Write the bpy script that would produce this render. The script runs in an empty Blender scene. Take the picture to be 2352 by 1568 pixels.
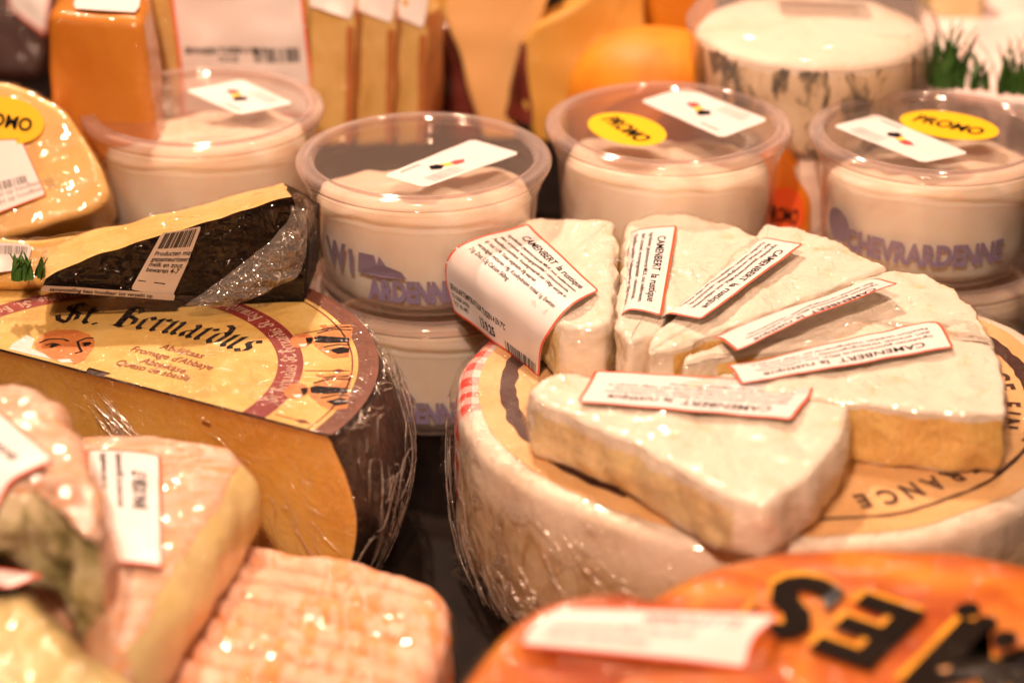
import bpy, math, random
from math import sin, cos, pi, radians, sqrt, atan2, hypot
from mathutils import Vector, noise
from mathutils.geometry import tessellate_polygon

# ------------------------------------------------------------------ camera, world, lamps
# authored in centimetres, linked in metres (S)
S = 0.01
FPX, PITCH = 5500.0, radians(25.5)
CAM = Vector((0, -83, 45.6))
sc = bpy.context.scene
cam_d = bpy.data.cameras.new('camera'); cam = bpy.data.objects.new('camera', cam_d)
sc.collection.objects.link(cam); sc.camera = cam
cam.location = CAM * S
cam.rotation_euler = (radians(90) - PITCH, 0, 0)
cam_d.sensor_width = 36.0; cam_d.lens = 36.0 * FPX / 2352.0
cam_d.clip_start = 0.02; cam_d.clip_end = 20
cam_d.dof.use_dof = True; cam_d.dof.aperture_fstop = 4.9
cam_d.dof.focus_distance = 0.903
cam_d.dof.aperture_blades = 9
sc.view_settings.view_transform = 'Standard'
sc.view_settings.look = 'None'
sc.view_settings.exposure = -0.14
sc.view_settings.gamma = 1.0
sc.cycles.use_denoising = True
sc.cycles.max_bounces = 10
sc.cycles.transparent_max_bounces = 24
sc.cycles.sample_clamp_indirect = 4.0
sc.cycles.caustics_reflective = False
sc.cycles.caustics_refractive = False
W = bpy.data.worlds.new('World'); sc.world = W; W.use_nodes = True
# a shop interior: bright ceiling overhead, dark at eye level
_wn = W.node_tree.nodes; _wl = W.node_tree.links
_tc = _wn.new('ShaderNodeTexCoord'); _sx = _wn.new('ShaderNodeSeparateXYZ'); _rp = _wn.new('ShaderNodeValToRGB')
_wl.new(_tc.outputs['Generated'], _sx.inputs[0]); _wl.new(_sx.outputs[2], _rp.inputs[0]); _wl.new(_rp.outputs[0], _wn['Background'].inputs[0])
_rp.color_ramp.elements[0].position = 0.30; _rp.color_ramp.elements[0].color = (0.03, 0.010, 0.005, 1)
_rp.color_ramp.elements[1].position = 0.75; _rp.color_ramp.elements[1].color = (1.0, 0.50, 0.27, 1)
_wn['Background'].inputs[1].default_value = 0.16

def lamp(name, loc, target, size, power, col):
    d = bpy.data.lights.new(name, 'AREA'); d.shape = 'DISK'; d.size = size * S
    d.energy = power; d.color = col
    o = bpy.data.objects.new(name, d); sc.collection.objects.link(o)
    o.location = Vector(loc) * S
    o.rotation_euler = (Vector(target) - Vector(loc)).to_track_quat('-Z', 'Y').to_euler()
WARM = (1.0, 0.655, 0.465)
lamp('display_spot', (-22, 72, 112), (0, 0, 5), 6, 22.0, WARM)
lamp('front_fill_spot', (-12, -78, 98), (0, 3, 5), 5, 13.0, WARM)  # spot added to brighten the tub fronts and front cut faces
lamp('display_spot_right', (30, 30, 122), (6, 0, 5), 5, 5.0, WARM)
lamp('front_fill', (-14, -118, 138), (0, 5, 0), 20, 9.0, (1.0, 0.60, 0.37))  # broad fill light added to lift faces turned to the camera

# ------------------------------------------------------------------ projection helpers (centimetres)
def ray(px, py):
    a = (px - 1176) / FPX; b = -(py - 784) / FPX
    return Vector((a, cos(PITCH) + b * sin(PITCH), -sin(PITCH) + b * cos(PITCH)))
def at(px, py, z):
    d = ray(px, py); return CAM + d * ((z - CAM.z) / d.z)
def hit(px, py, O, N):
    d = ray(px, py); return CAM + d * ((O - CAM).dot(N) / d.dot(N))

# ------------------------------------------------------------------ objects
def thing(name, label, cat, loc, group=None):
    o = bpy.data.objects.new(name, None); sc.collection.objects.link(o)
    o.location = Vector(loc) * S; o.empty_display_size = 0.01
    o['label'] = label; o['category'] = cat
    if group: o['group'] = group
    return o
def wloc(o):
    v = Vector((0, 0, 0))
    while o is not None:
        v = v + o.location; o = o.parent
    return v
def mesh(name, verts, faces, mat, parent=None, smooth=True, uv=None, label=None):
    me = bpy.data.meshes.new(name)
    off = wloc(parent) if parent is not None else Vector((0, 0, 0))
    me.from_pydata([tuple(Vector(v) * S - off) for v in verts], [], faces)
    if uv is not None:
        l = me.uv_layers.new(name='UVMap')
        vi = [0] * len(me.loops); me.loops.foreach_get('vertex_index', vi)
        buf = []
        for i in vi: buf.extend(uv[i])
        l.data.foreach_set('uv', buf)
    if smooth: me.polygons.foreach_set('use_smooth', [True] * len(me.polygons))
    me.materials.append(mat)
    o = bpy.data.objects.new(name, me); sc.collection.objects.link(o)
    if parent is not None: o.parent = parent
    if label: o['label'] = label
    return o
def copy_tree(o, parent=None):
    c = o.copy(); sc.collection.objects.link(c); c.parent = parent
    for ch in list(o.children): copy_tree(ch, c)
    return c

# ------------------------------------------------------------------ materials
class NT:
    def __init__(s, name):
        s.m = bpy.data.materials.new(name); s.m.use_nodes = True; s.t = s.m.node_tree; s.t.nodes.clear()
        s.out = s.n('ShaderNodeOutputMaterial')
    def n(s, typ, **kw):
        nd = s.t.nodes.new(typ)
        for k, v in kw.items():
            if k.startswith('i_'): nd.inputs[k[2:].replace('_', ' ')].default_value = v
            else: setattr(nd, k, v)
        return nd
    def l(s, a, b): s.t.links.new(a, b)
    def coord(s, kind='Object', scale=(1, 1, 1), rot=(0, 0, 0)):
        c = s.n('ShaderNodeTexCoord'); m = s.n('ShaderNodeMapping')
        m.inputs['Scale'].default_value = scale; m.inputs['Rotation'].default_value = rot
        s.l(c.outputs[kind], m.inputs['Vector']); return m.outputs[0]
    def noise(s, vec, scale, detail=4, rough=0.55, dist=0.0):
        t = s.n('ShaderNodeTexNoise'); t.inputs['Scale'].default_value = scale
        t.inputs['Detail'].default_value = detail; t.inputs['Roughness'].default_value = rough
        t.inputs['Distortion'].default_value = dist; s.l(vec, t.inputs['Vector']); return t.outputs['Fac']
    def ramp(s, fac, stops):
        r = s.n('ShaderNodeValToRGB'); e = r.color_ramp.elements
        while len(e) < len(stops): e.new(0.5)
        for k, (p, c) in enumerate(stops):
            e[k].position = p; e[k].color = (*c, 1) if len(c) == 3 else c
        s.l(fac, r.inputs[0]); return r.outputs[0]
    def mix(s, f, a, b, mode='MIX'):
        m = s.n('ShaderNodeMix', data_type='RGBA', blend_type=mode)
        for k, v in ((0, f), (6, a), (7, b)):
            if isinstance(v, (int, float)): m.inputs[k].default_value = v
            elif isinstance(v, tuple): m.inputs[k].default_value = (*v, 1) if len(v) == 3 else v
            else: s.l(v, m.inputs[k])
        return m.outputs[2]
    def math(s, op, a, b=0.0, clamp=False):
        m = s.n('ShaderNodeMath', operation=op, use_clamp=clamp)
        for k, v in ((0, a), (1, b)):
            if isinstance(v, (int, float)): m.inputs[k].default_value = v
            else: s.l(v, m.inputs[k])
        return m.outputs[0]
    def bump(s, h, strength, dist, normal=None):
        b = s.n('ShaderNodeBump'); b.inputs['Strength'].default_value = strength
        b.inputs['Distance'].default_value = dist; s.l(h, b.inputs['Height'])
        if normal: s.l(normal, b.inputs['Normal'])
        return b.outputs[0]
    def pbr(s, col, rough=0.5, normal=None, spec=0.5, sss=0.0, coat=0.0, coat_rough=0.08, coat_n=None, metal=0.0, sheen=0.0):
        p = s.n('ShaderNodeBsdfPrincipled')
        if isinstance(col, tuple): p.inputs['Base Color'].default_value = (*col, 1)
        else: s.l(col, p.inputs['Base Color'])
        if isinstance(rough, (int, float)): p.inputs['Roughness'].default_value = rough
        else: s.l(rough, p.inputs['Roughness'])
        p.inputs['Specular IOR Level'].default_value = spec
        p.inputs['Metallic'].default_value = metal
        if normal: s.l(normal, p.inputs['Normal'])
        if sss:
            p.inputs['Subsurface Weight'].default_value = sss
            p.inputs['Subsurface Radius'].default_value = (1.0, 0.55, 0.3)
            p.inputs['Subsurface Scale'].default_value = 0.004
        if coat:
            p.inputs['Coat Weight'].default_value = coat; p.inputs['Coat Roughness'].default_value = coat_rough
            if coat_n: s.l(coat_n, p.inputs['Coat Normal'])
        s.l(p.outputs[0], s.out.inputs[0]); return p

def simple(name, col, rough=0.5, spec=0.4, var=0.12, scale=120, coat=0.0):
    t = NT(name); v = t.coord()
    f = t.noise(v, scale, 3)
    c = t.ramp(f, [(0.3, tuple(x * (1 - var) for x in col)), (0.7, tuple(min(1, x * (1 + var)) for x in col))])
    t.pbr(c, rough, None, spec, coat=coat); return t.m

def crease(t, vec, scale, w, dist=1.2, detail=2):
    """one family of thin curving folds: isolines of a noise field, height 0..1"""
    n = t.noise(vec, scale, detail, 0.45, dist)
    k = t.math('SUBTRACT', 1.0, t.math('DIVIDE', t.math('ABSOLUTE', t.math('SUBTRACT', n, 0.5)), w), True)
    return t.math('MULTIPLY', k, k)
def wrinkle_height(t, vec, scale, dens=0.0):
    """film pulled over a solid: sparse sharp folds in patches"""
    m1 = t.ramp(t.noise(vec, scale * 0.45, 2, 0.5), [(0.47, (dens, dens, dens)), (0.62, (1, 1, 1))])
    m2 = t.ramp(t.noise(vec, scale * 0.6, 2, 0.5, 0.5), [(0.46, (dens, dens, dens)), (0.60, (1, 1, 1))])
    a = t.math('MULTIPLY', crease(t, vec, scale, 0.035), m1)
    b = t.math('MULTIPLY', crease(t, vec, scale * 2.3, 0.06, 0.6), m2)
    return t.math('ADD', a, t.math('MULTIPLY', b, 0.55))

def cheese(name, stops, scale=90, rough=0.5, bscale=500, bstr=0.3, sss=0.15, film=0.0, film_scale=60, stretch=(1, 1, 1), detail=5, spec=0.4, rot=(0, 0, 0), film_str=0.6, film_stretch=(1, 1, 1), sscale=0.004):
    t = NT(name); v = t.coord('Object', stretch, rot)
    f = t.noise(v, scale, detail, 0.6, 0.3)
    c = t.ramp(f, stops)
    h = t.noise(v, bscale, 5, 0.65)
    nb = t.bump(h, bstr, 0.0005)
    cn = None
    if film:
        v2 = t.coord('Object', film_stretch, (0.4, 0.3, 0.7))
        cn = t.bump(wrinkle_height(t, v2, film_scale), film_str * 1.5, 0.0006)
    p_ = t.pbr(c, rough, nb, spec, sss, coat=film, coat_rough=0.1, coat_n=cn)
    p_.inputs['Subsurface Scale'].default_value = sscale
    return t.m

def film(name, scale=70, strength=1.0, milky=0.05, gain=1.0, stretch=(1, 1, 1), rot=(0.5, 0.2, 0.3), tint=(1, 0.93, 0.88), rough=0.07, dist=0.0045, dens=0.0):
    t = NT(name); v = t.coord('Object', stretch, rot)
    h = wrinkle_height(t, v, scale, dens)
    nb = t.bump(h, strength, dist)
    g = t.n('ShaderNodeBsdfGlossy'); g.inputs['Roughness'].default_value = rough; g.inputs['Color'].default_value = (*tint, 1)
    t.l(nb, g.inputs['Normal'])
    tr = t.n('ShaderNodeBsdfTransparent'); tr.inputs[0].default_value = (0.985, 0.975, 0.965, 1)
    d = t.n('ShaderNodeBsdfDiffuse'); d.inputs[0].default_value = (0.8, 0.74, 0.68, 1); t.l(nb, d.inputs['Normal'])
    geo = t.n('ShaderNodeNewGeometry'); dt = t.n('ShaderNodeVectorMath', operation='DOT_PRODUCT')
    t.l(nb, dt.inputs[0]); t.l(geo.outputs['Incoming'], dt.inputs[1])
    c5 = t.math('POWER', t.math('SUBTRACT', 1.0, t.math('ABSOLUTE', dt.outputs['Value']), True), 5.0)
    ff = t.math('MULTIPLY', t.math('ADD', t.math('MULTIPLY', c5, 0.12), 0.045), gain, True)
    m0 = t.n('ShaderNodeMixShader')
    fold = t.math('MULTIPLY', h, milky * 4, True)
    t.l(t.math('ADD', fold, milky, True), m0.inputs[0])
    t.l(tr.outputs[0], m0.inputs[1]); t.l(d.outputs[0], m0.inputs[2])
    m1 = t.n('ShaderNodeMixShader'); t.l(ff, m1.inputs[0]); t.l(m0.outputs[0], m1.inputs[1]); t.l(g.outputs[0], m1.inputs[2])
    t.l(m1.outputs[0], t.out.inputs[0]); return t.m

def clear_plastic(name, milky=0.10, tint=(0.97, 0.93, 0.90), gain=1.0, dcol=(0.8, 0.70, 0.66)):
    t = NT(name)
    g = t.n('ShaderNodeBsdfGlossy'); g.inputs['Roughness'].default_value = 0.06
    tr = t.n('ShaderNodeBsdfTransparent'); tr.inputs[0].default_value = (*tint, 1)
    d = t.n('ShaderNodeBsdfDiffuse'); d.inputs[0].default_value = (*dcol, 1)
    geo = t.n('ShaderNodeNewGeometry'); dt = t.n('ShaderNodeVectorMath', operation='DOT_PRODUCT')
    t.l(geo.outputs['Normal'], dt.inputs[0]); t.l(geo.outputs['Incoming'], dt.inputs[1])
    inv = t.math('SUBTRACT', 1.0, t.math('ABSOLUTE', dt.outputs['Value']), True)
    c5 = t.math('POWER', inv, 5.0)
    mf = t.math('ADD', t.math('MULTIPLY', t.math('POWER', inv, 2.0), milky * 2.5), milky, True)
    m0 = t.n('ShaderNodeMixShader'); t.l(mf, m0.inputs[0]); t.l(tr.outputs[0], m0.inputs[1]); t.l(d.outputs[0], m0.inputs[2])
    m1 = t.n('ShaderNodeMixShader'); t.l(t.math('MULTIPLY', t.math('ADD', t.math('MULTIPLY', c5, 0.8), 0.05), gain, True), m1.inputs[0])
    t.l(m0.outputs[0], m1.inputs[1]); t.l(g.outputs[0], m1.inputs[2]); t.l(m1.outputs[0], t.out.inputs[0]); return t.m

M = {}
M['counter'] = simple('dark_counter', (0.008, 0.005, 0.004), 0.5, 0.06, 0.4, 60)
# bloomy white rind with faint veins
def bloomy(name, base=(0.87, 0.80, 0.69), tan=(0.80, 0.60, 0.36), lo=0.28):
    t = NT(name); v = t.coord()
    f = t.noise(v, 55, 6, 0.65, 0.6); c1 = t.ramp(f, [(lo, tan), (lo + 0.14, base), (0.8, tuple(min(1, x * 1.05) for x in base))])
    g = t.noise(t.coord('Object', (1, 4, 1), (0, 0, 0.5)), 120, 4, 0.6, 0.5)
    c2 = t.mix(t.math('MULTIPLY', t.ramp(g, [(0.62, (0, 0, 0)), (0.75, (1, 1, 1))]), 0.35), c1, (0.78, 0.66, 0.50))
    h = t.math('ADD', t.noise(v, 160, 6, 0.65), t.math('MULTIPLY', t.noise(v, 900, 4, 0.6), 0.4))
    t.pbr(c2, 0.62, t.bump(h, 0.5, 0.0008), 0.3, 0.12); return t.m
M['bloomy'] = bloomy('bloomy_white_rind')
M['bloomy_tan'] = bloomy('bloomy_rind_aged', (0.80, 0.68, 0.56), (0.70, 0.50, 0.30), 0.38)
def cutface(name, paste, paste2, rindc, edge=0.13, sss=0.2):
    t = NT(name); uv = t.n('ShaderNodeTexCoord'); sp = t.n('ShaderNodeSeparateXYZ'); t.l(uv.outputs['UV'], sp.inputs[0])
    v = t.coord(); n1 = t.noise(v, 130, 5, 0.65, 0.4); n2 = t.noise(v, 45, 4, 0.6, 1.0)
    d = sp.outputs[1]
    lo = t.math('ADD', t.math('MULTIPLY', t.math('SUBTRACT', n1, 0.5), 0.28), edge)
    near = t.math('GREATER_THAN', lo, d)
    near2 = t.math('GREATER_THAN', d, t.math('SUBTRACT', 1.02, t.math('MULTIPLY', lo, 0.8)))
    k = t.math('MAXIMUM', near, near2)
    c = t.mix(t.ramp(n2, [(0.35, (0, 0, 0)), (0.65, (1, 1, 1))]), paste, paste2)
    # pressed creases seen through the film
    w = t.noise(t.coord('Object', (1, 1, 0.5), (0.3, 0.6, 0.2)), 110, 4, 0.6, 2.2)
    c = t.mix(t.math('MULTIPLY', t.ramp(w, [(0.44, (0, 0, 0)), (0.5, (1, 1, 1)), (0.56, (0, 0, 0))]), 0.45), c, tuple(x * 0.72 for x in paste2))
    c = t.mix(k, c, rindc)
    h = t.math('ADD', t.math('MULTIPLY', k, 0.6), t.math('ADD', t.math('MULTIPLY', w, 0.8), t.math('MULTIPLY', t.noise(v, 500, 4), 0.3)))
    t.pbr(c, 0.38, t.bump(h, 0.6, 0.0009), 0.45, sss); return t.m
M['cut_camembert'] = cutface('camembert_cut_paste', (0.92, 0.66, 0.26), (0.86, 0.56, 0.17), (0.84, 0.76, 0.64), 0.12)
M['cut_camembert_pale'] = cutface('camembert_cut_paste_pale', (0.86, 0.68, 0.34), (0.88, 0.75, 0.46), (0.84, 0.76, 0.64), 0.2)
M['film'] = film('cling_film', 64, 1.0, 0.004, 2.0, (1, 2.0, 1), rough=0.08, dist=0.0007, dens=0.08)
M['film_crumpled'] = film('crumpled_cling_film', 100, 1.0, 0.006, 1.6, (1, 1, 0.4), (0.1, 0.2, 0.3), rough=0.10, dist=0.0011, dens=0.2)
M['film_crease'] = film('creased_cling_film', 75, 1.0, 0.006, 2.0, (1, 1, 2.2), (0.2, 0.7, 0.5), rough=0.09, dist=0.0008, dens=0.35)
M['film_soft'] = film('taut_cling_film', 38, 1.0, 0.003, 1.1, (1, 2, 1), rough=0.09, dist=0.0010)
M['film_milky'] = film('bunched_cling_film', 95, 1.0, 0.16, 3.2, (1, 1, 1), (0.5, 0.6, 0.7), rough=0.12, dist=0.0012)
M['tub'] = clear_plastic('clear_tub_plastic', 0.085, (1.0, 0.985, 0.97), 0.7, (0.9, 0.75, 0.68))
M['lid'] = clear_plastic('clear_lid_plastic', 0.04, (0.93, 0.85, 0.80), gain=1.2)
M['rim'] = clear_plastic('milky_rim_plastic', 0.17, (0.9, 0.8, 0.75), 1.3, (0.8, 0.66, 0.62))
M['paper'] = simple('white_label_paper', (0.86, 0.82, 0.82), 0.35, 0.4, 0.015, 40)
M['red_edge'] = simple('orange_red_print', (0.85, 0.10, 0.03), 0.4, 0.3, 0.05)
M['ink'] = simple('black_print', (0.009, 0.008, 0.011), 0.7, 0.05, 0.1)
M['ink_grey'] = simple('grey_print', (0.22, 0.20, 0.21), 0.5, 0.3, 0.1)
M['yellow_st'] = simple('yellow_sticker', (1.0, 0.56, 0.015), 0.4, 0.3, 0.02)
M['orange_st'] = simple('orange_sticker', (0.85, 0.12, 0.02), 0.4, 0.3, 0.03)
M['blue_print'] = simple('blue_violet_print', (0.27, 0.22, 0.38), 0.5, 0.3, 0.08)
M['white_cheese'] = cheese('fresh_white_cheese', [(0.3, (0.86, 0.76, 0.62)), (0.7, (0.95, 0.91, 0.83))], 40, 0.5, 250, 0.4, sss=0.7, sscale=0.012)
M['flag_red'] = simple('red_print', (0.7, 0.05, 0.06), 0.5)
M['flag_yel'] = simple('yellow_print', (0.9, 0.6, 0.08), 0.5)

# ------------------------------------------------------------------ solid builders
def arc(cx, cy, r, a0, a1, n):
    return [(cx + r * cos(radians(a0 + (a1 - a0) * k / n)), cy + r * sin(radians(a0 + (a1 - a0) * k / n))) for k in range(n + 1)]
def frame(O, N, U=None):
    N = Vector(N).normalized()
    U = Vector(U) if U is not None else Vector((1, 0, 0))
    U = (U - N * U.dot(N)).normalized(); V = N.cross(U)
    return (Vector(O), U, V, N)
def flat(z): return (Vector((0, 0, z)), Vector((1, 0, 0)), Vector((0, 1, 0)), Vector((0, 0, 1)))
def pxs(fr, pts):
    O, U, V, N = fr; out = []
    for px, py in pts:
        p = hit(px, py, O, N) - O; out.append((p.dot(U), p.dot(V)))
    return out
def area2(p): return 0.5 * sum(p[i][0] * p[(i + 1) % len(p)][1] - p[(i + 1) % len(p)][0] * p[i][1] for i in range(len(p)))
def resample(pts, N, sig, cuts):
    n = len(pts); L = [0.0]
    for i in range(n): L.append(L[-1] + hypot(pts[(i + 1) % n][0] - pts[i][0], pts[(i + 1) % n][1] - pts[i][1]))
    T = L[-1]; out = []; src = []
    j = 0
    for k in range(N):
        s = T * k / N
        while L[j + 1] < s: j += 1
        f = (s - L[j]) / max(1e-9, L[j + 1] - L[j]); a = pts[j]; b = pts[(j + 1) % n]
        out.append((a[0] + (b[0] - a[0]) * f, a[1] + (b[1] - a[1]) * f)); src.append(j in cuts)
    w = sig * N / T
    r = int(3 * w) + 1
    ker = [math.exp(-0.5 * (i / max(w, 1e-3)) ** 2) for i in range(-r, r + 1)]; ks = sum(ker)
    sm = []
    for k in range(N):
        x = y = 0
        for i in range(-r, r + 1):
            q = out[(k + i) % N]; x += ker[i + r] * q[0]; y += ker[i + r] * q[1]
        sm.append((x / ks, y / ks))
    return sm, src, T

def slab(parent, fr, pts, th, et=0.3, eb=0.3, sig=0.2, N=200, cuts=(), bulge=0.0, amp=0.05, freq=0.6, famp=0.0, ffreq=3.0,
         mats=None, names=('rind', 'cut_face'), grow=0.0, seed=0, topf=None, thf=None, nside=14, ntop=18, bulgef=None, ridge=None, center=None, wrink=0.0, wfreq=2.5, cutamp=None):
    """rounded plate: outline pts (2-D in frame fr), top at the frame plane, th thick; cut edges give a second part"""
    O, U, V, Nn = fr
    if area2(pts) < 0:
        n = len(pts); pts = pts[::-1]; cuts = tuple((n - 2 - c) % n for c in cuts)
    ol, src, T = resample(pts, N, sig, cuts)
    n = N; nor = []
    for k in range(n):
        a = ol[k - 1]; b = ol[(k + 1) % n]; dx, dy = b[0] - a[0], b[1] - a[1]; l = hypot(dx, dy) or 1; nor.append((dy / l, -dx / l))
    if center is None:
        cx = sum(p[0] for p in ol) / n; cy = sum(p[1] for p in ol) / n
    else: cx, cy = center
    rings = []   # (inset, depth fraction-or-abs d, scale)
    K = 5
    for k in range(ntop): rings.append(('cap', k / ntop))
    for k in range(K + 1):
        a = pi / 2 * k / K; rings.append(('side', et * (1 - sin(a)), et * (1 - cos(a)), 0))
    for k in range(1, nside): rings.append(('mid', k / nside))
    for k in range(K + 1):
        a = pi / 2 * k / K; rings.append(('side', eb * (1 - cos(a)), eb * (1 - sin(a)), 1))
    for k in range(4): rings.append(('capb', 1 - (k + 1) / 4.0))
    verts = []; uvs = []; sn = Vector((seed * 7.13, seed * 3.1, seed * 1.7))
    for R in rings:
        for k in range(n):
            x, y = ol[k]; nx, ny = nor[k]; thk = th if thf is None else thf(x, y); sflag = 0.0
            if R[0] == 'cap':
                s = R[1]; xi, yi = x - nx * et, y - ny * et
                X, Y, D = cx + (xi - cx) * s, cy + (yi - cy) * s, 0.0; nv = Vector((0, 0, 1))
            elif R[0] == 'capb':
                s = R[1]; xi, yi = x - nx * eb, y - ny * eb
                X, Y, D = cx + (xi - cx) * s, cy + (yi - cy) * s, thk; nv = Vector((0, 0, -1))
            elif R[0] == 'mid':
                D = et + (thk - et - eb) * R[1]
                q = D / thk; bl = (bulgef(q) if bulgef else bulge * 4 * q * (1 - q)); X, Y = x + nx * bl, y + ny * bl; nv = Vector((nx, ny, 0)); sflag = 1
            else:
                _, ins, d, bot = R; D = (thk - d) if bot else d
                q = D / thk; bl = (bulgef(q) if bulgef else bulge * 4 * q * (1 - q)); X, Y = x - nx * (ins - bl), y - ny * (ins - bl)
                c = 1 - ins / max(1e-6, (eb if bot else et)); nv = Vector((nx * c, ny * c, (-1 if bot else 1) * sqrt(max(0, 1 - c * c))))
            zt = topf(X, Y) * (1 - D / thk) if topf else 0.0
            p = Vector((X, Y, zt - D))
            q3 = p * freq + sn; aa = amp
            if cutamp is not None and src[k] and nv.z < 0.5: aa = cutamp
            dsp = aa * 2 * noise.noise(q3) + famp * 2 * noise.noise(p * ffreq + sn) + grow
            if ridge: dsp += ridge(X, Y) * max(0, nv.z)
            if wrink:
                w = abs(noise.noise(p * wfreq + sn * 2)); w2 = abs(noise.noise(p * wfreq * 2.7 + sn))
                dsp += wrink * (max(0, 0.35 - w) * 2.4 + max(0, 0.3 - w2) * 1.0)
            p = p + nv * dsp
            verts.append(O + U * p.x + V * p.y + Nn * p.z)
            uvs.append((T * k / n, min(1, max(0, D / thk))))
    fa = []; fb = []
    nr = len(rings)
    i0 = ntop + K - 1; i1 = ntop + K + nside + 1
    for r in range(nr - 1):
        for k in range(n):
            k2 = (k + 1) % n
            f = (r * n + k, (r + 1) * n + k, (r + 1) * n + k2, r * n + k2)
            (fb if (src[k] and i0 <= r < i1) else fa).append(f)
    objs = []
    for fs, nm, mt in ((fa, names[0], mats[0]), (fb, names[1], mats[-1])):
        if not fs: continue
        used = sorted({i for f in fs for i in f}); mp = {i: j for j, i in enumerate(used)}
        objs.append(mesh(nm, [verts[i] for i in used], [tuple(mp[i] for i in f) for f in fs], mt, parent, True, [uvs[i] for i in used]))
    return objs

def lathe(name, prof, mat, parent, c=(0, 0, 0), seg=96, nf=None, smooth=True):
    vs = []; fs = []
    for (r, z) in prof:
        for k in range(seg):
            a = 2 * pi * k / seg; rr = r
            p = Vector((rr * cos(a), rr * sin(a), z))
            if nf: p = nf(p)
            vs.append(p + Vector(c))
    for i in range(len(prof) - 1):
        for k in range(seg):
            k2 = (k + 1) % seg; fs.append((i * seg + k, (i + 1) * seg + k, (i + 1) * seg + k2, i * seg + k2))
    return mesh(name, vs, fs, mat, parent, smooth)

# ------------------------------------------------------------------ ruled sheets, print
def catmull(P, n):
    P = [Vector(p) for p in P]
    if len(P) == 2: return [P[0].lerp(P[1], k / n) for k in range(n + 1)]
    Q = [P[0] * 2 - P[1]] + P + [P[-1] * 2 - P[-2]]; raw = []
    for i in range(1, len(Q) - 2):
        for k in range(24):
            t = k / 24; p0, p1, p2, p3 = Q[i - 1:i + 3]
            raw.append(0.5 * ((2 * p1) + (p2 - p0) * t + (2 * p0 - 5 * p1 + 4 * p2 - p3) * t * t + (3 * p1 - p0 - 3 * p2 + p3) * t ** 3))
    raw.append(P[-1]); L = [0]
    for a, b in zip(raw, raw[1:]): L.append(L[-1] + (b - a).length)
    out = []; j = 0
    for k in range(n + 1):
        s = L[-1] * k / n
        while j < len(raw) - 2 and L[j + 1] < s: j += 1
        out.append(raw[j].lerp(raw[j + 1], (s - L[j]) / max(1e-9, L[j + 1] - L[j])))
    return out
class Ruled:
    """u runs from path A to path B, v along the paths"""
    def __init__(s, A, B, bow=0.0, wav=0.0, seed=1):
        s.n = 48; s.A = catmull(A, s.n); s.B = catmull(B, s.n); s.bow = bow; s.wav = wav; s.seed = seed
        s.w = 0.5 * ((s.A[0] - s.B[0]).length + (s.A[-1] - s.B[-1]).length)
        s.h = 0.5 * sum((a - b).length for P in (s.A, s.B) for a, b in zip(P, P[1:]))
    def base(s, u, v):
        u = min(1.2, max(-0.2, u / s.w)); v = min(1, max(0, v / s.h)) * s.n
        i = min(s.n - 1, int(v)); f = v - i
        a = s.A[i].lerp(s.A[i + 1], f); b = s.B[i].lerp(s.B[i + 1], f)
        return a.lerp(b, u), u
    def nrm(s, u, v):
        e = 0.05
        du = s.base(u + e, v)[0] - s.base(u - e, v)[0]; dv = s.base(u, min(s.h, v + e))[0] - s.base(u, max(0, v - e))[0]
        n = du.cross(dv); return n.normalized() if n.length > 1e-9 else Vector((0, 0, 1))
    def __call__(s, u, v, lift=0.0):
        p, uu = s.base(u, v); n = s.nrm(u, v)
        k = s.bow * 4 * uu * (1 - uu) + s.wav * noise.noise(Vector((u * 0.8, v * 0.8, s.seed * 3.3))) * 2
        return p + n * (k + lift)
class Plane:
    def __init__(s, O, U, V): s.O = Vector(O); s.U = Vector(U).normalized(); s.V = Vector(V); s.V = (s.V - s.U * s.V.dot(s.U)).normalized(); s.N = s.U.cross(s.V)
    def __call__(s, u, v, lift=0.0): return s.O + s.U * u + s.V * v + s.N * lift

_tc = {}
def text2d(txt, size, xs=1.0, bold=0.0, shear=0.0, align='LEFT'):
    key = (txt, bold, shear)
    if key not in _tc:
        c = bpy.data.curves.new('t', 'FONT'); c.body = txt; c.size = 1.0; c.offset = bold; c.shear = shear; c.resolution_u = 3
        o = bpy.data.objects.new('t', c); sc.collection.objects.link(o)
        bpy.context.view_layer.update()
        me = bpy.data.meshes.new_from_object(o.evaluated_get(bpy.context.evaluated_depsgraph_get()))
        V = [(v.co.x, v.co.y) for v in me.vertices]; Fc = [tuple(p.vertices) for p in me.polygons]
        bpy.data.objects.remove(o); bpy.data.curves.remove(c); bpy.data.meshes.remove(me)
        _tc[key] = (V, Fc)
    V, Fc = _tc[key]
    w = (max((v[0] for v in V), default=0)) * size * xs
    off = {'LEFT': 0, 'CENTER': -w / 2, 'RIGHT': -w}[align]
    return [(v[0] * size * xs + off, v[1] * size) for v in V], Fc
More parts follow.
